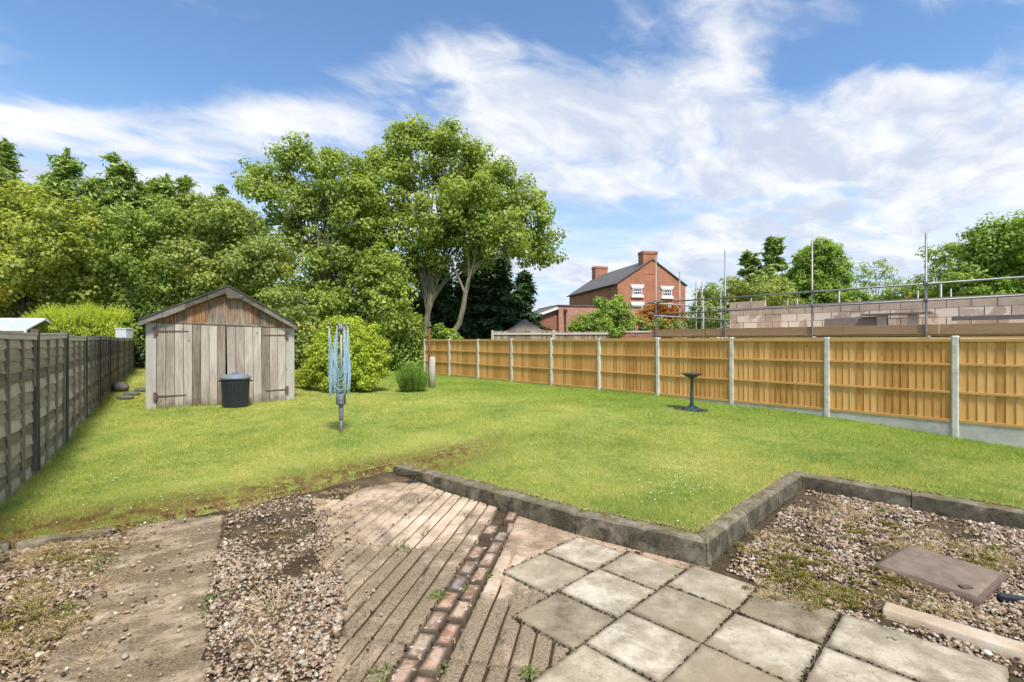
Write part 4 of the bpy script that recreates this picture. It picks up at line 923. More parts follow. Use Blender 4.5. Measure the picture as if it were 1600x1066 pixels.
def door(x0, x1, nbrd, hz0, hz1, skew, hinge_side, lab):
    d = MB(); xs = [x0+(x1-x0)*k/nbrd for k in range(nbrd+1)]
    for k in range(nbrd):
        a, b = xs[k]+.004, xs[k+1]-.004; yy = random.uniform(-.004,.004)
        f0 = skew*((k)/nbrd if hinge_side < 0 else (nbrd-k)/nbrd); f1 = skew*((k+1)/nbrd if hinge_side < 0 else (nbrd-k-1)/nbrd)
        zb = .03+random.uniform(-.015,.01)
        d.hexa([(a+f0*-hinge_side*-1,yy-.012,zb),(b+f1*-hinge_side*-1,yy-.012,zb),(b+f1*-hinge_side*-1,yy+.012,zb),(a+f0*-hinge_side*-1,yy+.012,zb),(a,yy-.012,hz0+(hz1-hz0)*(a-x0)/(x1-x0)),(b,yy-.012,hz0+(hz1-hz0)*(b-x0)/(x1-x0)),(b,yy+.012,hz0+(hz1-hz0)*(b-x0)/(x1-x0)),(a,yy+.012,hz0+(hz1-hz0)*(a-x0)/(x1-x0))])
    o = d.build('door', M['shed_wood'], shed, loc=(0,-.01,0)); o['label'] = lab
    for zc, ln in ((hz0-.20 if hinge_side < 0 else hz1-.20, .55), (.30, .50)):
        h = MB(); xe = x0-.03 if hinge_side < 0 else x1+.03; xi = x0+ln if hinge_side < 0 else x1-ln*.85
        h.hexa([(min(xe,xi),-.020,zc-.02 if hinge_side<0 else zc-.012),(max(xe,xi),-.020,zc-.012 if hinge_side<0 else zc-.02),(max(xe,xi),-.014,zc-.012 if hinge_side<0 else zc-.02),(min(xe,xi),-.014,zc-.02 if hinge_side<0 else zc-.012),
                (min(xe,xi),-.020,zc+.02 if hinge_side<0 else zc+.012),(max(xe,xi),-.020,zc+.012 if hinge_side<0 else zc+.02),(max(xe,xi),-.014,zc+.012 if hinge_side<0 else zc+.02),(min(xe,xi),-.014,zc+.02 if hinge_side<0 else zc+.012)])
        h.box(xe-.025, xe+.025, -.030, -.021, zc-.085, zc+.085)
        h.tube([(x0+.01 if hinge_side<0 else x1-.01,-.028,zc-.06),(x0+.01 if hinge_side<0 else x1-.01,-.028,zc+.06)], .012, 8)
        for k in range(3):
            xb = xe+(xi-xe)*(.35+.25*k); h.tube([(xb,-.026,zc),(xb,-.0195,zc)], .010, 8)
        h.build('hinge', M['rust_iron'], o)
    return o
door(.17, 1.385, 8, HL-.03, HL-.06, -.0, -1, 'left door of wide grey boards')
door(1.40, 2.60, 7, HL-.06, HR-.02, .028, 1, 'right door, hanging slightly open at the middle')
cp = MB(); cp.box(-.01,.165,-.004,.05,-.1,HL-.01); cp.build('corner_post', M['fence_post_grey'], shed, bevel=.004)
cp = MB(); cp.box(W_-.17,W_+.01,-.004,.05,-.1,HR-.01); cp.build('corner_post', M['fence_post_grey'], shed, bevel=.004)
inn = MB(); inn.box(.17,W_-.17,.06,.10,HL-.16,HL-.04); inn.build('door_beam', M['old_batten'], shed)
gb_ = MB(); ng = 22
def topz(x): return HL+(AP-HL)*x/APx if x < APx else AP-(AP-HR)*(x-APx)/(W_-APx)
for k in range(ng):
    a = .02+(W_-.04)*k/ng+.002; b = .02+(W_-.04)*(k+1)/ng-.002; zb = lambda x: HL-.035+(HR-HL-.0)*x/W_; yy = random.uniform(-.028,-.022)
    ta, tb = topz(a)-.02, topz(b)-.02
    gb_.hexa([(a,yy,zb(a)),(b,yy,zb(b)),(b,yy+.02,zb(b)),(a,yy+.02,zb(a)),(a,yy,max(ta,zb(a)+.01)),(b,yy,max(tb,zb(b)+.01)),(b,yy+.02,max(tb,zb(b)+.01)),(a,yy+.02,max(ta,zb(a)+.01))])
shadow_bar = MB(); shadow_bar.hexa([(.0,-.034,HL-.052),(W_,-.034,HR-.052),(W_,-.003,HR-.052),(.0,-.003,HL-.052),(.0,-.034,HL-.036),(W_,-.034,HR-.036),(W_,-.003,HR-.036),(.0,-.003,HL-.036)]); shadow_bar.build('gable_shadow_strip', M['old_post'], shed)  # dark strip added to paint the shadow line below the gable boards
gb_.build('gable_boards', M['shed_gable'], shed)
# roof: two slopes with overhang; barge boards; ridge
for sgn, x_e, z_e in ((-1,-.13,HL-.13*(AP-HL)/APx),(1,W_+.05,HR-.05*(AP-HR)/(W_-APx))):
    rf = MB(); ns_ = 8
    rf.hexa([(APx,-.13,AP+.02),(x_e,-.13,z_e),(x_e,LEN+.12,z_e),(APx,LEN+.12,AP+.02),(APx,-.13,AP+.055),(x_e,-.13,z_e+.035),(x_e,LEN+.12,z_e+.035),(APx,LEN+.12,AP+.055)])
    o = rf.build('roof', M['felt'], shed); o['label'] = 'left felted roof slope' if sgn < 0 else 'right felted roof slope'
    bb = MB(); nseg = 4; hh = .135
    for k in range(nseg):
        t0, t1 = k/nseg, (k+1)/nseg-.004; xa = APx+(x_e-APx)*t0; xb = APx+(x_e-APx)*t1; za = AP+.06+(z_e+.04-AP-.06)*t0; zb2 = AP+.06+(z_e+.04-AP-.06)*t1
        y = -.155+.005*(k % 2)
        hd = hh*(1-.15*random.random())
        bb.hexa([(xa,y,za-hd),(xb,y,zb2-hd),(xb,y+.022,zb2-hd),(xa,y+.022,za-hd),(xa,y,za),(xb,y,zb2),(xb,y+.022,zb2),(xa,y+.022,za)])
    bb.bar((APx,-.14,AP+.078),(x_e,-.14,z_e+.055),.06,.03)
    bb.build('barge_board', M['shed_barge'], shed)
fin = MB(); fin.prism([(APx-.08,-.172,AP-.04),(APx-.02,-.172,AP-.20),(APx+.26,-.172,AP-.19),(APx+.30,-.172,AP-.13),(APx+.05,-.172,AP-.01)], (0,.014,0)); fin.build('ridge_board', M['shed_barge'], shed)

# ------------------------------------------------------------------ dustbin
bp = Vector(((368-800)/F*10.42, 10.42)); bz = G(bp.x, bp.y)
dust = empty('dustbin', (bp.x, bp.y, bz), .2, 'black ribbed plastic dustbin with a grey lid in front of the shed doors', 'dustbin')
b = MB(); nn_ = 96
rib = lambda j, i: (.007 if (j % 4) < 2 else 0) if 2 <= i <= 7 else 0
b.lathe([(.20,.0),(.232,.01),(.235,.03),(.237,.06),(.245,.2),(.252,.35),(.258,.48),(.262,.55),(.264,.57),(.275,.58),(.278,.62),(.262,.625)], nn_, rib=rib); b.build('body', M['black_plastic'], dust, smooth=False)
b = MB(); b.lathe([(.285,.595),(.292,.60),(.292,.635),(.275,.645),(.262,.650),(.255,.668),(.20,.690),(.10,.702),(.0001,.704)], 48); lid = b.build('lid', M['lid_plastic'], dust, smooth=True)
b = MB(); b.tube([(-.07,0,.695),(-.06,0,.725),(.06,0,.725),(.07,0,.695)], .012, 8); b.build('handle', M['lid_plastic'], lid, smooth=True)
for s_ in (-1, 1):
    b = MB(); b.box(s_*.262 if s_>0 else -.30, .30 if s_>0 else -.262, -.05,.05,.545,.57); b.tube([(s_*.275,-.055,.56),(s_*.325,-.04,.55),(s_*.325,.04,.55),(s_*.275,.055,.56)], .011, 8); b.build('side_handle', M['black_plastic'], dust)

# ------------------------------------------------------------------ rotary clothes dryer
dx, dy = (533-800)/F*7.8, 7.8; dz = G(dx, dy)
dr = empty('clothes_dryer', (dx, dy, dz), .3, 'folded rotary clothes dryer with blue lines standing on the lawn', 'clothes dryer')
b = MB(); b.tube([(0,0,-.1),(0,0,.34)], .022, 12); b.build('ground_tube', M['dryer_grey'], dr, smooth=True)
b = MB(); b.tube([(0,0,.25),(0,0,1.70)], .019, 12); b.build('pole', M['galv'], dr, smooth=True)
b = MB(); b.lathe([(.028,.22),(.036,.24),(.036,.44),(.030,.46)], 16); b.lathe([(.05,.455),(.078,.475),(.080,.50),(.070,.60),(.045,.62)], 16); b.build('lower_hub', M['dryer_plastic'], dr, smooth=True)
b = MB(); b.lathe([(.03,1.62),(.055,1.63),(.055,1.68),(.03,1.70),(.022,1.73)], 16); b.build('upper_hub', M['dryer_plastic'], dr, smooth=True)
arms = [((.055,.05,.49),(.10,.07,1.73)),((.05,-.055,.49),(.045,-.09,1.72)),((-.05,-.05,.49),(-.06,-.05,1.74)),((-.055,.05,.49),(-.19,.02,1.73))]
for a_, e_ in arms:
    b = MB(); md = Vector(a_).lerp(Vector(e_), .45)+Vector((.0,0,0)); b.tube([a_, md, e_], .0115, 8); b.tube([Vector(e_)-Vector((0,0,.015)), Vector(e_)+Vector((0,0,.03))], .018, 8); b.build('arm', M['galv'], dr, smooth=True)
ln_ = MB(); rd = random.Random(3)
for q in range(4):
    a0, a1 = arms[q]; b0, b1 = arms[(q+1) % 4]
    for k in range(14):
        t = .995-.045*k; pa = Vector(a0).lerp(Vector(a1), t); pb = Vector(b0).lerp(Vector(b1), t); mid = (pa+pb)/2; mid.z = 0
        ctrn = mid.normalized() if mid.length > .001 else Vector((1,0,0)); tang = Vector((-ctrn.y, ctrn.x, 0)); s1 = 1 if (pa-pb).dot(tang) > 0 else -1
        w_k = .086-.0034*k+rd.uniform(-.006,.006); zb_ = .56+.030*k+rd.uniform(-.015,.015)+(.04 if q % 2 else 0); cen = mid*.8+ctrn*(.050+.030*rd.random())
        A_ = cen+tang*s1*w_k; B_ = cen-tang*s1*w_k; zs_ = zb_+.13; pts = [pa]
        for u in (.08,.25,.55,.85): p_ = pa.lerp(Vector((A_.x, A_.y, zs_)), u); sw_ = .012*math.sin(u*5+k+q); f_ = min(1, u*1.6); pts.append(Vector((pa.x+(A_.x-pa.x)*f_+sw_, pa.y+(A_.y-pa.y)*f_, p_.z)))
        for j in range(9): an_ = math.pi*j/8; pts.append(Vector((cen.x+tang.x*s1*w_k*math.cos(an_), cen.y+tang.y*s1*w_k*math.cos(an_), zs_-.13*math.sin(an_))))
        for u in (.85,.55,.25,.08): p_ = pb.lerp(Vector((B_.x, B_.y, zs_)), u); sw_ = .012*math.sin(u*4+k*2+q); f_ = min(1, u*1.6); pts.append(Vector((pb.x+(B_.x-pb.x)*f_+sw_, pb.y+(B_.y-pb.y)*f_, p_.z)))
        pts.append(pb); ln_.tube(pts, .0038, 4, cap=False)
ln_.build('washing_lines', M['line_blue'], dr)

# ------------------------------------------------------------------ bird bath
bx_, by_ = (1081-800)/F*10.25, 10.25; bz_ = G(bx_, by_)
bb_ = empty('bird_bath', (bx_, by_, bz_), 0, 'dark green bird bath on a slim pedestal standing on the lawn by the new fence', 'bird bath')
b = MB(); b.lathe([(.19,.0),(.20,.012),(.17,.028),(.12,.05),(.075,.075),(.05,.09)], 8); b.build('base', M['bath_green'], bb_, bevel=.004)
b = MB()
for k in range(8):
    a = k*math.pi/4+.39; b.tube([(.07*math.cos(a),.07*math.sin(a),.085),(.14*math.cos(a),.14*math.sin(a),.045),(.20*math.cos(a),.20*math.sin(a),.02)], [.012,.016,.02], 6)
b.build('base_scrolls', M['bath_green'], bb_, smooth=True)
b = MB(); b.lathe([(.05,.08),(.055,.10),(.038,.12),(.045,.135),(.045,.15),(.036,.165),(.036,.18),(.030,.45),(.027,.64),(.045,.67)], 20); b.build('pedestal', M['bath_green'], bb_, smooth=True)
b = MB(); b.lathe([(.045,.66),(.10,.69),(.17,.735),(.215,.755),(.22,.765),(.205,.765),(.15,.745),(.08,.72),(.001,.715)], 32); b.build('bowl', M['bath_green'], bb_, smooth=True)
pl_ = [(bx_+.36*math.cos(a)*(1+.1*math.sin(3*a)), by_+.02-.0+.30*math.sin(a)*(1+.1*math.cos(2*a))) for a in [k*.3927 for k in range(16)]]
tag(sheet('bare_earth', pl_, lambda x, y: GN(x, y)+.008, M['soil'], .08, .1, 20, 0, .0), kind='structure')

# ------------------------------------------------------------------ right-hand fence
def rotframe(a, b):
    a = Vector(a); b = Vector(b); return math.atan2(b.y-a.y, b.x-a.x)
p0 = RFP(0); rf_ = empty('panel_fence', (p0[0], p0[1], 0), 0, 'new golden timber fence with concrete posts along the right of the lawn', 'fence')
o0 = Vector((p0[0], p0[1], 0)); dirf = Vector((1.264,-1.458,0)).normalized(); nrm = Vector((-dirf.y, dirf.x, 0))   # nrm points away? check
if nrm.dot(Vector((-1,-1,0))) < 0: nrm = -nrm                                       # nrm: towards the lawn
for i in range(12):
    p = Vector((*RFP(i), 0))-o0
    b = MB(); hw = .05; zt = 1.715+.008*math.sin(i*2.2); zb = -.3
    cs = [(-hw,-.05),(hw,-.05),(hw,.035),(hw-.018,.05),(-hw+.018,.05),(-hw,.035)]
    k = len(b.v)
    for z in (zb, zt-.02): b.v += [tuple(p+dirf*u+nrm*v+Vector((0,0,z))) for u, v in cs]
    b.v += [tuple(p+dirf*u*.7+nrm*v*.7+Vector((0,0,zt))) for u, v in cs]
    for r_ in range(2):
        for j in range(6): b.f.append((k+r_*6+j, k+r_*6+(j+1) % 6, k+(r_+1)*6+(j+1) % 6, k+(r_+1)*6+j)); b.mi.append(0)
    b.f.append(tuple(k+12+j for j in range(6))); b.mi.append(0)
    b.build('concrete_post', M['concrete_post'], rf_)
    if i == 11: continue
    q = Vector((*RFP(i+1), 0))-o0; Lp = (q-p).length; s0, s1 = .053, Lp-.053
    pan = bpy.data.objects.new('panel', None)
    # panel built in its own frame so that the grain runs true
    ang = math.atan2(dirf.y, dirf.x); zt = 1.69+.005*math.sin(i*3.1); zb = .225+.006*math.sin(i*1.7)
    b = MB(); x = s0+.004; nbo = 16; bw = (s1-s0-.008)/nbo; side = 1 if nrm.dot(Vector((-math.sin(ang), math.cos(ang), 0))) > 0 else -1
    def yy(v): return v*side
    for k in range(nbo):
        a = x+k*bw+random.uniform(-.004,.004); jt = random.uniform(-.004,.004); t0, t1 = .020, .004     # feather edge: thick on one side
        b.hexa([(a-.006,yy(-.012),zb+.02),(a+bw+.0,yy(-.012),zb+.02),(a+bw,yy(-.012+t1),zb+.02),(a-.006,yy(-.012+t0),zb+.02),(a-.006+jt,yy(-.012),zt-.02),(a+bw+jt,yy(-.012),zt-.02),(a+bw+jt,yy(-.012+t1),zt-.02),(a-.006+jt,yy(-.012+t0),zt-.02)])
    po = b.build('panel', M['new_fence'], rf_, loc=p); po.rotation_euler = (0,0,ang)
    for zr, hh_, th in ((zt-.045,.055,.035),(zb+1.0,.042,.024),(zb+.52,.042,.024),(zb+.03,.055,.022)):
        rr_ = MB(); y0, y1 = .009, .009+th; z0_, z1_ = zr-hh_/2, zr+hh_/2; sg = random.uniform(-.005,.005)
        ya, yb = sorted((yy(y0), yy(y1)))
        rr_.hexa([(s0+.003,ya,z0_),(s1-.003,ya,z0_+sg),(s1-.003,yb,z0_+sg),(s0+.003,yb,z0_),(s0+.003,ya,z1_),(s1-.003,ya,z1_+sg),(s1-.003,yb,z1_+sg),(s0+.003,yb,z1_)])
        rr_.build('rail', M['new_rail'], po, bevel=.004)
    cpb = MB(); cpb.box(s0, s1, -.035, .038, zt-.012, zt+.010); cpb.build('capping', M['new_rail'], po, bevel=.004)
    gbm = MB(); gbm.box(s0-.01, s1+.01, -.020, .022, -.32, zb+.004); go = gbm.build('gravel_board', M['gravel_board'], rf_, loc=p, bevel=.004); go.rotation_euler = (0,0,ang)

# ------------------------------------------------------------------ left-hand fence
YK = [7.45+1.55*k for k in range(-4, 9)]
lf = empty('lap_fence', (LF(YK[0]), YK[0], 0), 0, 'old weathered grey lap panel fence along the left of the lawn', 'fence'); o1 = Vector((LF(YK[0]), YK[0], 0))
angl = math.atan2(1, -.675); dl_ = Vector((math.cos(angl), math.sin(angl), 0)); nl_ = Vector((math.sin(angl), -math.cos(angl), 0))   # towards the lawn
lean = {3: .10}
for k, Yk in enumerate(YK):
    p = Vector((LF(Yk), Yk, 0)); gz = G(p.x, p.y); zt = 1.735+.012*math.sin(k*2.3)+(.03 if k in (3,4) else 0)
    lv = {2: -.0, 3: -.16, 4: -.03}.get(k, 0)*1.0
    b = MB(); a = p-o1+dl_*lv+nl_*.02+Vector((0,0,gz-.15)); e = p-o1+nl_*.02+Vector((0,0,zt)); b.bar(a, e, .075, .075, up=(nl_.x, nl_.y, 0)); b.build('post', M['old_post'], lf, bevel=.006)
    if k == 3:
        b = MB(); b.bar(a+dl_*.12+nl_*.03, e+dl_*.08-Vector((0,0,.05)), .05, .04, up=(nl_.x, nl_.y, 0)); b.build('post', M['old_post'], lf, bevel=.004)
    if k == len(YK)-1: continue
    p2 = Vector((LF(YK[k+1]), YK[k+1], 0)); L = (p2-p).length; g2 = G(p2.x, p2.y)
    tilt = {2: -.01, 3: .03}.get(k, random.uniform(-.008,.008)); zt0 = 1.70+.01*math.sin(k*1.3)+(.0)
    nbd = 13; b = MB(); zlow = .5*(gz+g2)+.03
    rows = [zlow+(zt0-.03-zlow)*r_/nbd for r_ in range(nbd+1)]
    for r_ in range(nbd):
        z0_, z1_ = rows[r_], rows[r_+1]+.018; nsx = 12; rdm = random.Random(k*50+r_)
        ph = rdm.uniform(0, 6); am = rdm.uniform(.004,.014)
        zs = [z0_+am*math.sin(ph+j*.9)+.006*math.sin(j*2.7+ph)+(g2-gz)*(j/nsx-.5)*(1-r_/nbd) for j in range(nsx+1)]
        kk0 = len(b.v)
        for j in range(nsx+1):
            x_ = .04+(L-.08)*j/nsx; wv = .004*math.sin(j*1.3+ph)
            zt_ = z1_+tilt*(j/nsx)+(g2-gz)*(j/nsx-.5)*(1-(r_+1)/nbd)
            b.v += [(x_, -.020-wv-.004, zs[j]), (x_, -.004-.0, zt_), (x_, .006, zt_), (x_, -.010-wv, zs[j])]
        for j in range(nsx):
            q = kk0+j*4
            for s_ in range(4): b.f.append((q+s_, q+4+s_, q+4+(s_+1) % 4, q+(s_+1) % 4)); b.mi.append(0)
    po = b.build('panel', M['old_lap'], lf, loc=p-o1); po.rotation_euler = (0,0,angl)
    for j, xb in enumerate((.085, L*.36, L*.66, L-.085)):
        sk = {2: .02, 3: -.13, 1: .05}.get(k, 0)+random.uniform(-.01,.01)
        bt = MB(); bt.bar((xb+sk, -.038, zlow-.02), (xb, -.030, zt0-.01), .036, .022, up=(0,-1,0)); bt.build('batten', M['old_batten'], po)
    cb = MB(); cb.bar((.03,-.010,zt0+.012),(L-.03,-.010,zt0+.012+tilt),.075,.03); cb.bar((.04,-.034,zt0-.028),(L-.04,-.034,zt0-.028+tilt),.02,.045); cb.build('capping', M['old_cap'], po, bevel=.003)
    kb_ = MB(); kb_.hexa([(.04,-.015,gz-.2),(L-.04,-.015,g2-.2),(L-.04,.012,g2-.2),(.04,.012,gz-.2),(.04,-.015,gz+.045),(L-.04,-.015,g2+.045),(L-.04,.012,g2+.045),(.04,.012,gz+.045)]); kb_.build('kick_board', M['gravel_board'], po)

# ------------------------------------------------------------------ small garden things
sx, sy = (675-800)/F*14.6, 14.6; z = G(sx, sy)
b = MB(); b.tube([(0,0,-.1),(0,0,.5),(.01,0,.88),(.012,0,.93)], [.10,.095,.09,.06], 14); o = b.build('wooden_post', M['fence_post_grey'], loc=(sx, sy, z), smooth=True); tag(o, 'thick old grey wooden post beside the upright green clump', 'post')
sx, sy = (671-800)/F*15.1, 15.1; z = G(sx, sy)
rp = empty('rusty_pole', (sx, sy, z), 0, 'thin rusty iron pole with a rounded finial behind the old wooden post', 'pole')
b = MB(); b.tube([(0,0,-.1),(-.01,0,1.0),(-.0,0,1.86)], [.034,.034,.032], 10); b.build('shaft', M['rust_pipe'], rp, smooth=True)
b = MB(); b.lathe([(.035,1.84),(.075,1.85),(.06,1.90),(.035,1.92),(.05,1.94),(.048,1.98),(.02,2.0)], 14); b.build('finial', M['stone_grey'], rp, smooth=True)
def rock(name, loc, s, label, cat, mat, seed=1):
    rg_ = random.Random(seed); V = [(v[0]*s[0]*(1+rg_.uniform(-.12,.12)), v[1]*s[1]*(1+rg_.uniform(-.12,.12)), v[2]*s[2]*(1+rg_.uniform(-.1,.1))) for v in IV]
    me = bpy.data.meshes.new(name); me.from_pydata(V, [], [tuple(int(i) for i in f) for f in IF]); me.materials.append(M[mat]); me.shade_smooth(); o = bpy.data.objects.new(name, me); C.objects.link(o); o.location = loc
    sb_ = o.modifiers.new('s', 'SUBSURF'); sb_.levels = 1; sb_.render_levels = 1; return tag(o, label, cat)
def gp(px, py):
    h = 1.4
    for _ in range(8):
        Y = h*F/(py-533); X = (px-800)/F*Y; h = CZ-G(X, Y)
    return Vector((X, Y, G(X, Y)))
p = gp(181,612); rock('boulder', (p.x+.1, p.y, p.z+.1), (.22,.18,.16), 'dark rounded boulder at the foot of the old fence', 'boulder', 'stone_grey', 3)
for k, (px, py, lab) in enumerate(((205,618,'broken slab of stone lying left of the shed'),(222,612,'dark stone leaning at the left rear corner of the shed front'),(196,624,'flat stone nearest the old fence left of the shed'))):
    p = gp(px, py); rock('rubble_stone', (p.x, p.y, p.z+.04), (.20,.15,.07), lab, 'stone', 'stone_grey', 10+k)
p = gp(640,742); rock('clod', (p.x, p.y, p.z+.01), (.16,.07,.03), 'dark clod of soil on the lawn edge where the kerb starts', 'clod', 'dirt_joint', 9)
# plastic tub on the left fence
t0 = Vector((LF(15.6), 15.6, 1.70)); b = MB(); b.box(-.17,.17,-.14,.14,.0,.30); b.box(-.185,.185,-.155,.155,.28,.315); b.box(-.172,.172,-.142,.142,.13,.15)
o = b.build('plastic_tub', M['clear_plastic'], loc=t0+Vector((0,0,.02)), bevel=.012); tag(o, 'translucent grey plastic tub perched on top of the old fence', 'tub')
# greenhouse beyond the left fence
gh0 = Vector((-18.0, 13.4, -.3)); gh = empty('greenhouse', gh0, .15, 'low white framed greenhouse roof showing over the old fence at the left edge', 'greenhouse')
b = MB(); wl, dp, ez, rz = 4.2, 1.4, 2.25, 2.58
for x in [wl*k/6 for k in range(7)]:
    b.bar((x,0,0),(x,0,ez),.05,.05,up=(0,1,0)); b.bar((x,dp,0),(x,dp,ez),.05,.05,up=(0,1,0)); b.bar((x,0,ez),(x,dp/2,rz),.04,.04); b.bar((x,dp,ez),(x,dp/2,rz),.04,.04)
for y, z in ((0,ez),(dp,ez),(dp/2,rz),(0,.1),(0,1.2)): b.bar((0,y,z),(wl,y,z),.06,.06)
b.build('frame', M['white_paint'], gh)
gq = MB(); gq.hexa([(0.02,.0,.1),(wl-.02,.0,.1),(wl-.02,.01,.1),(0.02,.01,.1),(0.02,.0,ez),(wl-.02,.0,ez),(wl-.02,.01,ez),(0.02,.01,ez)]); gq.build('wall_glass', M['glass_pale'], gh)
gq = MB()
for s_ in (0, 1):
    y0 = 0 if s_ == 0 else dp; gq.hexa([(.02,y0,ez+.0),(wl-.02,y0,ez),(wl-.02,dp/2,rz),(.02,dp/2,rz),(.02,y0,ez+.008),(wl-.02,y0,ez+.008),(wl-.02,dp/2,rz+.008),(.02,dp/2,rz+.008)])
gq.build('roof_glass', M['glass_pale'], gh)

# ------------------------------------------------------------------ beyond the right fence
b = MB()
fo = at(770,530,24.2); fo.z = -.3; e_ = at(963,530,23.4)
pf = empty('picket_fence', (fo.x, fo.y, -.3), math.atan2(e_.y-fo.y, e_.x-fo.x), 'old brown boarded fence behind the far half of the new fence', 'fence')
Lf = (Vector((e_.x, e_.y))-Vector((fo.x, fo.y))).length; nk = 60
for k in range(nk): x = Lf*k/nk; b.box(x+.004, x+Lf/nk-.004, -.012+.006*(k % 2), .006+.006*(k % 2), .0, 2.42+.015*math.sin(k*2.1)-.04*(k > 30))
b.build('boards', M['old_picket'], pf)
for x in (0, Lf*.5, Lf): b = MB(); b.box(x-.06,x+.06,-.10,-.02,0,2.45); b.build('post', M['old_cap'], pf, bevel=.01)
for zz_ in (2.28, 1.4): b = MB(); b.box(0,Lf,-.055,-.015,zz_-.04,zz_+.04); b.build('rail', M['old_cap'], pf)
# thatched parasol
tp = at(820,530,27); ts = empty('thatched_parasol', (tp.x, tp.y, -.3), 0, 'grey thatched parasol with a cone shaped top behind the brown boarded fence', 'parasol')
b = MB(); prof = []
zt = zat(499,27)+.3; zr = zat(520,27)+.3
prof = [(1.28, zr-.05)]
for k in range(6):
    r0_ = 1.25*(1-k/6); z0_ = zr+(zt-zr)*(k/6)**1.15; prof += [(r0_, z0_), (r0_-.035, z0_+.07)]
prof.append((.03, zt)); b.lathe(prof, 40, rib=lambda j, i: .02*math.sin(j*2.7+i)); b.build('thatch', M['thatch'], ts, smooth=False)
b = MB(); b.tube([(0,0,0),(0,0,zt-.1)], .05, 10); b.build('pole', M['bark'], ts)
# brick wall stub
w0 = at(968,530,23.2); b = MB(); b.box(0,1.9,0,.22,0,2.33); wb = empty('brick_wall', (w0.x, w0.y, -.3), 0, 'short red brick wall with a grey coping between the brown fence and the scaffolding', 'wall'); b.build('brickwork', M['wall_brick'], wb)
b = MB(); b.prism([(-.03,-.03,2.335),(1.93,-.03,2.335),(1.93,-.03,2.38),(.95,-.03,2.41),(-.03,-.03,2.38)], (0,.28,0)); b.build('coping', M['gravel_board'], wb)

# main house
hA = Vector((8.57,40.0)); hC = Vector((14.57,41.4)); hyaw = math.atan2(hC.y-hA.y, hC.x-hA.x); HW = (hC-hA).length; HLn = 11.5
hs = empty('brick_house', (hA.x, hA.y, -.3), hyaw, 'large red brick house with a slate roof and two chimneys beyond the scaffolding', 'house')
he, hr = 6.3+.3, 8.35+.3
b = MB(); b.prism([(0,0,0),(HW,0,0),(HW,0,he),(HW/2,0,hr),(0,0,he)], (0,HLn,0)); b.build('walls', M['house_brick'], hs)
for sg, xe in ((0,-.18),(1,HW+.14)):
    b = MB(); ze = he-.07; x0 = HW/2
    b.hexa([(x0,-.10,hr+.015),(xe,-.10,ze),(xe,HLn+.1,ze),(x0,HLn+.1,hr+.015),(x0,-.10,hr+.10),(xe,-.10,ze+.085),(xe,HLn+.1,ze+.085),(x0,HLn+.1,hr+.10)])
    o = b.build('roof', M['slate'], hs); o['label'] = ('left' if sg == 0 else 'right')+' slate roof slope'
b = MB(); b.tube([(-.24,-.05,he-.06),(-.24,HLn,he-.06)], .07, 8); b.build('gutter', M['dark_iron'], hs)
def pxx(px): # local x on the gable from photo px
    t = 0
    for _ in range(12): 
        Xw = hA.x+(hC.x-hA.x)*t; Yw = hA.y+(hC.y-hA.y)*t; t += ((px-800)/F*Yw-Xw)/6.2
    return t*HW, Yw
def chim(px0, px1, ptop, zb, y0, y1, Yc, lab):
    if Yc is None: x0, Yw = pxx(px0); x1, _ = pxx(px1); zt = zat(ptop, Yw)+.3
    else: x0, x1, zt = px0, px1, ptop
    b = MB(); b.box(x0, x1, y0, y1, zb, zt-.22); b.box(x0-.05, x1+.05, y0-.05, y1+.05, zt-.22, zt-.12); b.box(x0-.02, x1+.02, y0-.02, y1+.02, zt-.12, zt)
    o = b.build('chimney', M['house_brick'], hs); o['label'] = lab
    c2 = MB(); c2.box(x0+.1, x1-.1, y0+.1, y1-.1, zt, zt+.03); c2.build('chimney_top', M['gravel_board'], o)
chim(1005,1027,392, hr-1.2, -.02, .85, None, 'taller near chimney at the gable')
chim(HW/2-.62, HW/2+.75, 9.35+.3, hr-1.2, HLn-1.0, HLn-.1, 1, 'farther chimney at the other end of the ridge')
def win(px0, px1, lt, l0, w1, s1, cut=None):
    x0, Yw = pxx(px0); x1, _ = pxx(px1); z = lambda py: zat(py, Yw)+.3
    b = MB(); fx0, fx1 = x0+.12, x1-.12
    zt_, zb_ = z(l0), z(w1)
    fr = MB(); fw = .07
    for (a0, a1, b0, b1) in ((fx0,fx0+fw,zb_,zt_),(fx1-fw,fx1,zb_,zt_),(fx0+fw,fx1-fw,zt_-fw,zt_),(fx0+fw,fx1-fw,zb_,zb_+fw)): fr.box(a0,a1,-.05,.0,b0,b1)
    nx, nz = 4, 2
    for k in range(1, nx): xx = fx0+(fx1-fx0)*k/nx; fr.box(xx-.018,xx+.018,-.042,-.012,zb_+fw,zt_-fw)
    for k in range(1, nz): zz_ = zb_+(zt_-zb_)*k/nz; fr.box(fx0+fw,fx1-fw,-.044,-.010,zz_-.03,zz_+.03)
    f = fr.build('window', M['white_paint'], hs)
    gq = MB(); gq.box(fx0+.02,fx1-.02,-.009,-.004,zb_+.02,zt_-.02); gq.build('pane', M['glass'], f)
    li = MB(); li.prism([(fx0-.08,-.07,z(l0)+.003),(fx1+.08,-.07,z(l0)+.003),(x1+.10,-.07,z(lt)),(x0-.10,-.07,z(lt))], (0,.068,0)); li.build('lintel', M['white_paint'], f)
    si = MB(); si.box(fx0-.12,fx1+.12,-.13,-.003,z(s1),z(w1)-.003); si.build('sill', M['white_paint'], f)
win(986,1005,444.5,450,461,465); win(1032.5,1051.5,447,452,463,467); win(986,1005.5,471.5,477,489,492); win(1032,1051,474,479.5,491,494)
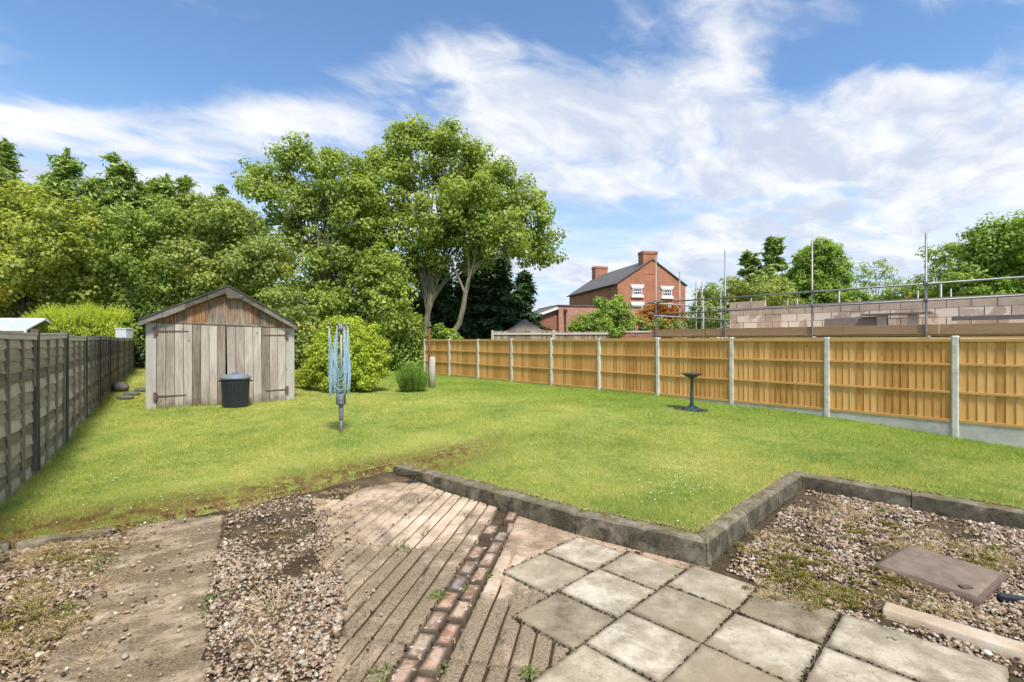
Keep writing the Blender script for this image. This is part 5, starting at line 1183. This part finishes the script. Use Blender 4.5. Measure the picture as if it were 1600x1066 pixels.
# low brick extension in front
xb0 = at(873,530,31); xe0 = at(1000,530,32.5)
ex = empty('brick_extension', (xb0.x, xb0.y, -.3), math.atan2(xe0.y-xb0.y, xe0.x-xb0.x), 'low pinkish brick building with a lean to roof in front of the red house', 'building')
EL = (Vector((xe0.x, xe0.y))-Vector((xb0.x, xb0.y))).length; ez = zat(478,31)+.3
b = MB(); b.box(0,EL,0,4,0,ez); b.build('wall', M['ext_brick'], ex)
b = MB(); b.box(-.06,EL+.05,-.06,4.05,ez,ez+.07); b.build('coping', M['slate'], ex)
wx = -(873-822)/F*31; zl = zat(497,31)+.3
b = MB(); b.prism([(wx,.25,0),(-.003,.25,0),(-.003,.25,ez-.12),(wx,.25,zl-.12)], (0,3.4,0)); b.build('side_wall', M['wall_brick'], ex)
b = MB(); b.hexa([(wx-.2,.05,zl-.10),(-.003,.05,ez-.06),(-.003,3.8,ez-.06),(wx-.2,3.8,zl-.10),(wx-.2,.05,zl),(-.003,.05,ez+.04),(-.003,3.8,ez+.04),(wx-.2,3.8,zl)]); b.build('roof', M['slate'], ex)
b = MB(); b.hexa([(wx-.2,.02,zl-.24),(-.003,.02,ez-.20),(-.003,.045,ez-.20),(wx-.2,.045,zl-.24),(wx-.2,.02,zl-.07),(-.003,.02,ez-.03),(-.003,.045,ez-.03),(wx-.2,.045,zl-.07)]); b.build('fascia', M['white_paint'], ex)
b = MB(); b.tube([(.42,-.08,0),(.42,-.08,ez-.35)], .05, 8); b.box(.33,.51,-.16,-.003,ez-.42,ez-.22); b.build('downpipe', M['dark_iron'], ex)

# block walls going up
CB = 21.3; dB = Vector((1,-1/.867,0)).normalized(); 
def onl(c, px): 
    u = px-800; Y = F*c/(u+667.6); return Vector((u/F*Y, Y, 0))
q0 = onl(CB,1140); q1 = onl(CB,1760); bwa = math.atan2(q1.y-q0.y, q1.x-q0.x); BL = (q1-q0).length
bw_ = empty('block_wall', (q0.x, q0.y, -.3), bwa, 'half built wall of pinkish concrete blocks behind the scaffold boards', 'wall')
core = MB(); core.box(0.01,BL,.006,.094,0,3.02); core.build('mortar', M['mortar'], bw_)
blm = MB(); blk_top = MB(); nc = 13
for c_ in range(nc+1):
    z0_ = .02+c_*.228; off = 0 if c_ % 2 == 0 else -.22; x = off
    top = 3.02+.005
    while x < BL:
        a, bq = max(0, x), min(BL, x+.44)
        if bq-a > .04 and not (z0_ > 2.9) or (z0_ > 2.9 and x < 1.0 and bq-a > .04): 
            dd = random.uniform(-.003,.003); (blm if z0_ < 2.7 else blk_top).box(a+.006, bq-.006, dd, .1, z0_, z0_+.216)
        x += .452
blm.build('blocks', M['block'], bw_); blk_top.build('top_course', M['block_plain'], bw_)
# the return wall and the farther wall of the same building
q2 = Vector((q0.x, q0.y, -.3))
bw2 = MB(); perp = Vector((-dB.y, dB.x, 0)); perp = perp if perp.y > 0 else -perp
# scaffolding
CS = 20.0; sc0 = onl(CS,1025); scf = empty('scaffolding', (sc0.x, sc0.y, -.3), math.atan2(dB.y, dB.x), 'tube scaffolding with timber boards round the half built block wall', 'scaffolding')
def sl_(px): return (onl(CS, px)-sc0).length*(1 if px >= 1025 else -1)
perp_l = 1   # local +y points away from the garden?
vloc = Vector((-math.sin(scf.rotation_euler.z), math.cos(scf.rotation_euler.z)))
away = 1 if vloc.dot(Vector((1,1))) > 0 else -1
def tubeo(name, a, b_, r=.024, mat='galv'):
    m_ = MB(); m_.tube([a, b_], r, 10); return m_.build(name, M[mat], scf, smooth=True)
def coup(x, y, z): m_ = MB(); m_.box(x-.045,x+.045,y-.045,y+.045,z-.04,z+.04); m_.build('coupler', M['coupler'], scf, bevel=.01)
fr_x = [sl_(1025), sl_(1133), sl_(1269), sl_(1447), sl_(1447)+2.5]
tops = [zat(400,17.3)+.3, zat(392,15.4)+.3, zat(378,13.55)+.3, zat(364,11.7)+.3, 4.4]
for x, t_ in zip(fr_x, tops): tubeo('standard', (x,0,0), (x,0,t_))
xe_ = fr_x[-1]+.3
zu, zl_ = 2.99+.3, 2.55+.3
tubeo('guard_rail', (-.3,-.05*away,zu-.02), (xe_,-.05*away,zu+.0)); tubeo('guard_rail', (-.3,-.05*away,zl_), (xe_,-.05*away,zl_+.06))
for x in fr_x: coup(x,-.03*away,zu); coup(x,-.03*away,zl_+.04)
ret = [(1.56,4.5),(2.75,4.24),(3.2,4.25),(4.75,4.1)]
for d_, t_ in ret: tubeo('standard', (0,away*d_,0), (0,away*d_,t_))
tubeo('guard_rail', (.05,away*-.2,zu-.04), (.05,away*7.0,zu-.04)); tubeo('guard_rail', (.05,away*-.2,zl_-.04), (.05,away*7.0,zl_-.04))
inner = 1.05
for x, t_ in ((1.2,3.45),(fr_x[1]+.35,3.30),(fr_x[2]+.35,3.35),(fr_x[3]+.12,3.40),(fr_x[1]+1.7,3.2)):
    tubeo('standard', (x,away*inner,0), (x,away*inner,t_))
for x in (6.3, 7.1, 2.4): tubeo('standard', (x,away*5.2,0), (x,away*5.2,3.55))
# boards: toe boards and platform
tb = [(-.2,1.75,0),(1.80,5.6,1),(5.62,7.55,2),(7.57,10.9,3)]
def brd(x0, x1, k):
    m_ = MB(); y0 = .035*away; y1 = .073*away; ya, yb = min(y0,y1), max(y0,y1); m_.box(x0,x1,ya,yb,2.10,2.325); m_.build('toe_board', M['scaffold_board'], scf, bevel=.004)
for x0, x1, k in tb: brd(x0, x1, k)
for k in range(4):
    y0 = away*(.10+.23*k); y1 = away*(.10+.23*k+.222); m_ = MB(); m_.box(-.2,xe_,min(y0,y1),max(y0,y1),2.06,2.098); m_.build('platform_board', M['scaffold_board'], scf)
for x in fr_x: tubeo('transom', (x+.06,-.15*away,2.03), (x+.06,1.3*away,2.03))
tubeo('ledger', (-.3,.0+.05*away,1.98), (xe_,.05*away,1.98))
# things standing on the platform
def scw(x, y, z): 
    a = scf.rotation_euler.z; return Vector((sc0.x+x*math.cos(a)-y*math.sin(a), sc0.y+x*math.sin(a)+y*math.cos(a), -.3+z))
xs_ = sl_(1326); m_ = MB(); m_.hexa([(-.75,-.03,0),(.75,-.03,0),(.75,.03,0),(-.75,.03,0),(-.72,.0,.45),(.70,.0,.48),(.70,.05,.48),(-.72,.05,.45)]); o = m_.build('ply_sheet', M['board_grey'], loc=scw(xs_, away*.55, 2.10)); o.rotation_euler = (0,0,scf.rotation_euler.z); tag(o, 'brown sheet of board standing on edge on the scaffold left of the trestle', 'board')
xt = sl_(1392); tr_ = empty('mortar_trestle', scw(xt, away*.6, 2.10), scf.rotation_euler.z, 'flat board laid across two upright blocks on the scaffold', 'trestle')
m_ = MB(); m_.box(-.72,.72,-.22,.22,.50,.54); m_.build('board', M['board_grey'], tr_)
for x in (-.30,.33): m_ = MB(); m_.box(x-.10,x+.10,-.10,.10,0,.498); m_.build('block', M['gravel_board'], tr_, bevel=.006)
xl = sl_(1575); m_ = MB(); m_.box(-1.0,.9,-.07,.07,.0,.10); o = m_.build('lintel_beam', M['coupler'], loc=scw(xl, away*.7, 2.42)); o.rotation_euler = (0,0,scf.rotation_euler.z); tag(o, 'dark steel lintel resting on the scaffold by the right edge', 'lintel')
m_ = MB(); 
for x in (-.8,.7): m_.box(x-.1,x+.1,-.1,.1,0,.318)
o = m_.build('bearer_blocks', M['block_plain'], loc=scw(xl, away*.7, 2.10)); o.rotation_euler = (0,0,scf.rotation_euler.z); tag(o, 'pair of pinkish blocks under the dark steel lintel', 'blocks')

# trees and shrubs beyond the right fence
GR = 'trees beyond the building site'; GS = 'garden shrubs in front of the red house'
far = lambda px, Y: ((px-800)/F*Y, Y, -.3)
tree('hawthorn_tree', 'olive yellow rounded tree left of the dark conifer on the right', 'tree', far(1165,33), [(1120,458,20),(1150,448,18),(1185,450,22),(1215,455,20),(1140,475,22),(1175,478,24),(1210,482,22),(1110,485,18),(1235,470,14),(1105,462,12),(1125,505,20),(1165,505,22)], .2, 'leaf_olive', .9, .42, .16, .3, 71, 'bark_dark', GR, yfrac=.12)
b_ = far(1210,40); conifer('spruce_tree', 'dark spiky conifer rising behind the olive yellow tree on the right', (b_[0], b_[1], -.3), zat(377,40)+.3, 2.9, 72, 'leaf_conifer', nb=330, per=44, sl=.62, sw=.11, lift=1.0, droop=.12, prof=lambda t: (1-t)**.75*.95+.18, leaders=3, group=GR, jit=.55)
tree('ivy_tree', 'tall rounded bright green tree between the dark conifer and the thin tree', 'tree', far(1282,36), [(1282,398,20),(1268,412,22),(1296,412,24),(1260,435,22),(1285,435,26),(1305,440,22),(1262,460,22),(1290,465,24),(1310,465,16),(1270,490,22),(1295,492,22),(1285,386,12),(1300,392,12)], .17, 'leaf_green', 1.3, .34, .2, .4, 73, 'bark_dark', GR, copies=1.8, up=.9)
tree('birch_tree', 'thin airy tree against the sky right of the rounded green tree', 'tree', far(1368,40), [(1368,425,16),(1350,435,14),(1388,432,14),(1378,415,11),(1352,418,9),(1395,447,12),(1340,450,12),(1370,450,14),(1328,440,8),(1408,440,8)], .16, 'leaf_mid', .55, .36, .12, .4, 74, 'bark_dark', GR, copies=1.0)
tree('ash_tree', 'large leafy tree filling the right edge above the block wall', 'tree', far(1570,25), [(1560,395,30),(1590,372,30),(1620,380,40),(1540,425,28),(1580,430,34),(1520,395,16),(1510,440,24),(1610,440,34),(1650,400,44),(1535,362,11),(1555,352,10),(1592,348,14),(1545,378,14),(1560,460,26),(1600,480,30),(1525,470,22)], .2, 'leaf_green', 1.0, .40, .2, .3, 75, 'bark_dark', GR)
tree('plum_tree', 'airy tree with sparse twigs behind the tallest scaffold pole', 'tree', far(1475,28), [(1475,400,16),(1460,412,12),(1490,418,16),(1465,435,18),(1500,405,12),(1485,388,9),(1448,440,14),(1480,455,20),(1510,455,18),(1452,392,7),(1500,388,8)], .17, 'leaf_mid', .65, .36, .12, .3, 76, 'bark_dark', GR, copies=1.1)
hedge('shrub', 'low dark green shrub above the block wall between thin tree and tallest pole', [(1430,455,16,31),(1405,460,14,32),(1452,465,14,31),(1380,468,12,33),(1430,480,18,31)], 77, 'leaf_mid', .17, .33, group='shrubs above the block wall')
hedge('shrub', 'low bright green shrub above the block wall below the thin tree', [(1340,464,10,32),(1325,466,8,32),(1352,470,9,32),(1338,482,12,32)], 78, 'leaf_green', .16, .26, group='shrubs above the block wall')
hedge('yellow_shrub', 'small yellow flecked shrub above the block wall by the tallest scaffold pole', [(1430,464,7,28),(1462,462,7,28),(1442,470,9,28)], 79, 'leaf_yellow', .14, .22, yfrac=.3)
hedge('shrub', 'green shrubbery behind the scaffold return beside the red house', [(1075,500,9,38),(1095,480,14,36),(1085,510,12,36),(1105,500,16,36)], 80, 'leaf_mid', .2, .36, group='shrubs above the block wall')
hedge('spindle_bush', 'bright green rounded bush in front of the brick extension', [(912,506,13,27),(930,500,12,27),(900,512,10,27),(925,515,12,27),(945,512,12,27)], 81, 'leaf_green', .13, .22, 1.2, group=GS)
hedge('laurel_bush', 'darker upright shrub with two pointed tops before the red house', [(945,480,9,28),(965,478,10,28),(952,495,13,28),(972,495,12,28),(938,470,5,28),(968,468,6,28),(960,512,14,28),(980,510,9,28)], 82, 'leaf_green', .15, .24, 1.0, group=GS)
hedge('acer_bush', 'orange and green leaved ornamental maple before the red house', [(1010,490,11,29),(1030,484,12,29),(1050,488,12,29),(1000,500,9,29),(1062,494,8,29),(1040,500,12,29)], 83, 'leaf_maple', .13, .22, 1.0, group=GS)
hedge('box_bush', 'dark green foliage under the orange maple', [(1005,508,10,28.6),(1030,510,11,28.6),(1055,508,10,28.6),(990,500,8,28.6)], 84, 'leaf_olive', .14, .24, 1.0, group=GS, yfrac=.2)
hedge('ivy', 'ivy spilling over the end of the brown boarded fence', [(963,520,6,23.3),(970,515,5,23.3)], 85, 'leaf_green', .11, .14, 1.0, cat='ivy')
# distant tree line closing the horizon
for k, (px, py, r, Y, m_) in enumerate([(850,528,12,70,'leaf_mid'),(880,530,10,75,'leaf_olive'),(1090,520,16,60,'leaf_mid'),(1340,500,16,60,'leaf_mid'),(1400,500,20,60,'leaf_olive'),(1680,440,70,45,'leaf_green'),(-60,430,90,40,'leaf_mid'),(400,450,60,45,'leaf_mid'),(560,470,60,45,'leaf_dark'),(250,430,70,45,'leaf_dark'),(100,420,80,45,'leaf_mid'),(700,490,50,45,'leaf_dark')]):
    hedge('woodland_edge', ['far low tree clump just right of the dark cypresses','far low tree clump behind the thatched parasol','far green clump between house and scaffolding','far clump behind the rounded green tree','far clump below the thin tree','far trees beyond the right edge','far trees beyond the left edge','far trees seen through the leaves above the shed','far dark trees through the gaps left of the tallest tree','far dark trees behind the elm like tree','far trees behind the widest conifer','far dark trees behind the cypresses'][k], [(px,py,r,Y),(px+r*1.1,py+r*.5,r*.8,Y+1),(px-r*1.1,py+r*.5,r*.8,Y+1),(px,533,r*.9,Y)], 100+k, m_, .45, .9, .8, group='distant trees', cat='trees')

# ------------------------------------------------------------------ lawn grass, daisies, weeds
def scatter_lawn(n, seed, ymax=22):
    rg = np.random.default_rng(seed)
    # denser near the patio (blades there show largest)
    Y = 3.4*np.exp(rg.random(n*2)*math.log(ymax/3.4)); X = rg.uniform(-1.12, 1.12, n*2)*Y
    k = inside(lawn_poly, X, Y) & (X > LF(Y)+.03) & (X < 14.86-.867*Y) ; ssx = (X-SX.x)*math.cos(sa)+(Y-SX.y)*math.sin(sa); ssy = -(X-SX.x)*math.sin(sa)+(Y-SX.y)*math.cos(sa)
    k &= ~((ssx > 0) & (ssx < W_) & (ssy > 0) & (ssy < LEN)); k &= ((X-bx_)**2/.36**2+(Y-by_)**2/.3**2) > 1
    return X[k][:n], Y[k][:n], rg
X, Y, rg = scatter_lawn(620000, 9); nn = len(X); print('blades', nn); Z = GN(X, Y)
hh_ = .030*rg.uniform(.45,1.3,nn)*(1+.35*np.sin(X*1.3)*np.cos(Y*1.7)); 
near_edge = np.zeros(nn)
for px_, py_ in [(LF(y), y) for y in np.arange(3.5, 20, .2)]: near_edge = np.maximum(near_edge, np.exp(-((X-px_)**2+(Y-py_)**2)/.03))
for i in np.arange(0, 11, .1): q = RFP(i); near_edge = np.maximum(near_edge, np.exp(-((X-q[0])**2+(Y-q[1])**2)/.02))
for a_, b2 in (((-7.37,9.93),(-5.11,11.55)),):
    for t_ in np.linspace(0, 1, 40): qx, qy = a_[0]+(b2[0]-a_[0])*t_, a_[1]+(b2[1]-a_[1])*t_; near_edge = np.maximum(near_edge, np.exp(-((X-qx)**2+(Y-qy)**2)/.012))
for qx, qy in ((-2.7,7.8),(bx_,by_),(-4.5,13.4),(-2.4,14.5)): near_edge = np.maximum(near_edge, .8*np.exp(-((X-qx)**2+(Y-qy)**2)/.02))
hh_ *= (1+1.8*near_edge); wd = np.maximum(.0028, Y/493*.36); a = rg.uniform(0, 6.283, nn)
ld = np.c_[np.cos(a), np.sin(a), np.zeros(nn)]*(hh_*rg.uniform(.1,1.1,nn))[:, None]; ld[:, 2] = hh_
a2 = rg.uniform(0, 6.283, nn); sdv = np.c_[np.cos(a2), np.sin(a2), np.zeros(nn)]*(wd*.5)[:, None]; bs = np.c_[X, Y, Z-.002]
V = np.stack([bs-sdv, bs+sdv, bs+ld], 1).reshape(-1, 3)
tag(npmesh('grass', V, np.arange(len(V)).reshape(-1, 3), M['blades']), 'short mown grass with yellowed patches covering the lawn', 'grass', kind='stuff')
X, Y, rg = scatter_lawn(5200, 19, 20); pat = np.sin(X*1.1+.5)*np.cos(Y*.9+1)+np.sin(X*2.7-Y*1.9)*.6; k = ((pat > .7) & (rg.random(len(X)) < .5)) | (rg.random(len(X)) < .07); X = X[k]; Y = Y[k]; nn = len(X); Z = GN(X, Y)+.035
r = np.maximum(.008, Y/493*.34)*rg.uniform(.5,1.1,nn); an = np.arange(6)*math.pi/3
V = np.stack([np.c_[X+r*math.cos(q), Y+r*math.sin(q), Z+r*.2*math.sin(q*2)] for q in an], 1).reshape(-1, 3)
tag(npmesh('daisies', V, np.arange(len(V)).reshape(-1, 6), M['daisy']), 'tiny white daisies scattered in drifts over the lawn', 'daisies', kind='stuff')
def tufts(name, pts, mat, label, cat, h, rad, n, seed, kind='stuff', wd=.005, lean=.9):
    Vs = []; Ts = []; k0 = 0
    for i, (x, y, s) in enumerate(pts):
        z = float(soilz(x, y))+.020; V, F_, T = blades_clump(int(n*s), rad*s, h*s, seed+i, wd, lean); Vs.append(V+np.array([x, y, z])); Ts.append(T)
    V = np.concatenate(Vs); o = npmesh(name, V, np.arange(len(V)).reshape(-1, 5), M[mat], None, {'tint': np.concatenate(Ts)})
    return tag(o, label, cat, kind=kind)
def pg(px, py): Y = CZ*F/(py-533); return (px-800)/F*Y, Y
# dry grass mats
rd = random.Random(11); dry = []
for (px, py, sx_, sy_, n_) in [(430,800,60,18,40),(385,890,30,20,10),(440,860,45,25,20),(120,850,80,14,34),(60,870,40,20,14),(110,980,35,30,14),(430,950,14,10,4),(410,1030,14,10,4),(1330,800,60,14,20),(1450,850,80,14,26),(1560,880,30,14,12),(1200,850,30,16,8),(540,770,40,8,10),(460,790,50,8,16),(250,815,30,5,6),(60,930,40,30,16),(140,900,30,25,10),(380,1000,30,30,8),(350,880,14,50,10),(500,900,16,60,12),(470,1000,30,30,6),(30,1010,40,30,10),(1400,930,60,20,10),(1500,960,50,20,8),(1240,930,60,10,8)]:
    for _ in range(int(n_*2.6)):
        x, y = pg(px+rd.gauss(0, sx_*.7), py+rd.gauss(0, sy_*.7)); dry.append((x, y, rd.uniform(.5, 1.1)))
tufts('dry_grass', dry, 'leaf_dry', 'mats of straw coloured dead grass on the gravel', 'dry grass', .035, .085, 34, 200, wd=.0035, lean=1.9)
mo = []
for (px, py, sx_, sy_, n_) in [(1240,880,60,25,40),(1300,930,60,18,30),(1550,870,40,14,16),(1350,830,50,10,10),(420,840,40,20,8),(1400,905,60,12,14),(400,900,40,50,14),(480,960,20,50,12),(60,960,50,40,12),(110,870,40,10,10)]:
    for _ in range(int(n_*3.5)):
        x, y = pg(px+rd.gauss(0, sx_*.7), py+rd.gauss(0, sy_*.7)); mo.append((x, y, rd.uniform(.5, 1.1)))
leafmat('leaf_moss', [(.1,(.105,.090,.027)),(.5,(.225,.195,.045)),(.9,(.390,.315,.090))], trans=.1)
tufts('moss', mo, 'leaf_moss', 'brown and olive moss cushions among the pebbles', 'moss', .022, .055, 60, 300, wd=.006, lean=.9)
# green weeds, each a plant
def weed(px, py, s, label, seed, tall=False):
    x, y = pg(px, py); z = float(soilz(x, y)); rg_ = np.random.default_rng(seed); n_ = int(70*s)
    a = rg_.uniform(0, 6.283, n_); r = .085*s*np.sqrt(rg_.random(n_)); c = np.c_[r*np.cos(a), r*np.sin(a), rg_.uniform(.008,.04,n_)*s*(1.4-r/(.085*s))]
    ax = unit(np.c_[np.cos(a), np.sin(a), rg_.uniform(-.1,.8,n_)]); nr = unit(np.c_[rg_.normal(0,.4,n_), rg_.normal(0,.4,n_), np.ones(n_)])
    V, F_ = leaf_quads(c, nr, ax, rg_.uniform(.018,.035,n_)*(1.4 if tall else 1), rg_.uniform(.007,.014,n_), .15)
    o = npmesh('weed', V, F_, M['leaf_weed'], None, {'tint': np.repeat(rg_.random(n_), 4)}); o.location = (x, y, z+.012); return tag(o, label, 'weed', 'weeds on the gravel and in the joints')
wl_ = [(160,885,2.0,'sprawling yellow green weed on the left gravel beside the path'),(110,955,1.2,'faint green weed on the left gravel below the sprawling one'),(335,940,1.5,'weed at the right edge of the path, upper of two'),(325,965,.9,'small weed at the right edge of the path, lower of two'),
 (440,915,1.2,'green weed on the middle gravel, topmost'),(435,960,1.6,'larger green weed in the middle of the gravel between path and pavers'),(490,995,1.0,'green weed by the edge of the dirty ribbed paver'),(500,955,.6,'small green weed touching the soil covered paver'),
 (630,858,1.1,'weed growing in the joint between two ribbed pavers'),(685,932,.8,'bright weed at the left edge of the brick strip'),(600,1052,1.0,'fresh green dandelion at the bottom edge beside the brick strip'),(760,898,.5,'tiny weed at the right edge of the brick strip'),(728,920,.5,'tiny weed between the bricks'),
 (1395,1000,.4,'tiny sprig in the gravel beside the sandstone piece'),(690,1042,.5,'small weed between the lowest bricks'),(826,1052,.6,'tiny weed at the slab corner at the bottom edge'),(1383,800,.7,'small green weed at the back of the gravel bed'),(255,795,.6,'green weed on the lawn edge above the path'),(480,840,.8,'green weed among dry grass left of the pale pink paver')]
for k, (px, py, s, lab) in enumerate(wl_): weed(px, py, s, lab, 400+k, tall=(k in (9,10)))
# dead stalky weed
dd = []
for k, (px, py) in enumerate([(432,960),(415,1025)]):
    x, y = pg(px, py); V, F_, T = blades_clump(26, .05, .22, 500+k, .0035, 1.6); o = npmesh('dead_weed', V, F_, M['leaf_dry'], None, {'tint': T*.4+.6}); o.location = (x, y, -.01); tag(o, ['dead straw coloured stalks sprawling over the middle gravel', 'smaller dead stalks near the bottom of the middle gravel'][k], 'dead weed')
# moss and dirt crumbs in the joints of the patio
rg = np.random.default_rng(77); pts = []
for a, b, c_, d_, _l in slabs:
    for (i0, j0, i1, j1) in ((a,c_,b,c_),(a,c_,a,d_),(b,c_,b,d_),(a,d_,b,d_)):
        for t in rg.random(46): p = ij(i0+(i1-i0)*t, j0+(j1-j0)*t); pts.append((p.x, p.y))
for q in (-.82,-.005,.120,.232):
    for t in rg.uniform(-.2,3.0,150): p = pav(q, t); pts.append((p.x, p.y))
for i in range(7):
    for t in rg.random(60): a = Vector(KERB[i][:2]); b = Vector(KERB[i+1][:2]); p = a.lerp(b, t); d = (b-a).normalized(); p = p-Vector((-d.y, d.x))*abs(rg.normal(0,.02)); pts.append((p.x, p.y))
pts = np.array(pts)+rg.normal(0, .006, (len(pts), 2)); nn = len(pts); s = rg.lognormal(math.log(.0038), .45, nn)
V = IV1[None]*np.c_[s, s, s*.6][:, None]*(1+.25*rg.standard_normal((nn, len(IV1), 1)))+np.c_[pts, np.full(nn, -.002)][:, None]
tag(npmesh('dirt_crumbs', V.reshape(-1,3), (IF1[None]+(np.arange(nn)*len(IV1))[:, None, None]).reshape(-1,3), M['dirt_joint'], smooth=True), 'crumbs of dark soil and moss in the joints of the patio', 'soil crumbs', kind='stuff')
# ragged turf overhanging kerb and lawn edge
ed = []
bpts = [Vector(p) for p in LEDGE]+[Vector(p) for p in KIN]
for i in range(len(bpts)-1):
    L = (bpts[i+1]-bpts[i]).length
    for t in np.random.default_rng(i).random(int(L*420)): p = bpts[i].lerp(bpts[i+1], t); ed.append((p.x, p.y))
ed = np.array(ed)+rg.normal(0, .016, (len(ed), 2)); nn = len(ed); h = rg.uniform(.012,.04,nn); a = rg.uniform(0,6.283,nn)
z = GN(ed[:, 0], ed[:, 1])-.006; bs = np.c_[ed, z]; ld = np.c_[np.cos(a), np.sin(a), np.full(nn,.55)]*h[:, None]; sdv = np.c_[-np.sin(a), np.cos(a), np.zeros(nn)]*.0025
V = np.stack([bs-sdv, bs+sdv, bs+ld], 1).reshape(-1,3)
tag(npmesh('turf_fringe', V, np.arange(len(V)).reshape(-1,3), M['leaf_dry'], None, {'tint': np.repeat(rg.random(nn)*.8, 3)}), 'ragged dry fringe of turf along the kerb and lawn edge', 'turf fringe', kind='stuff')
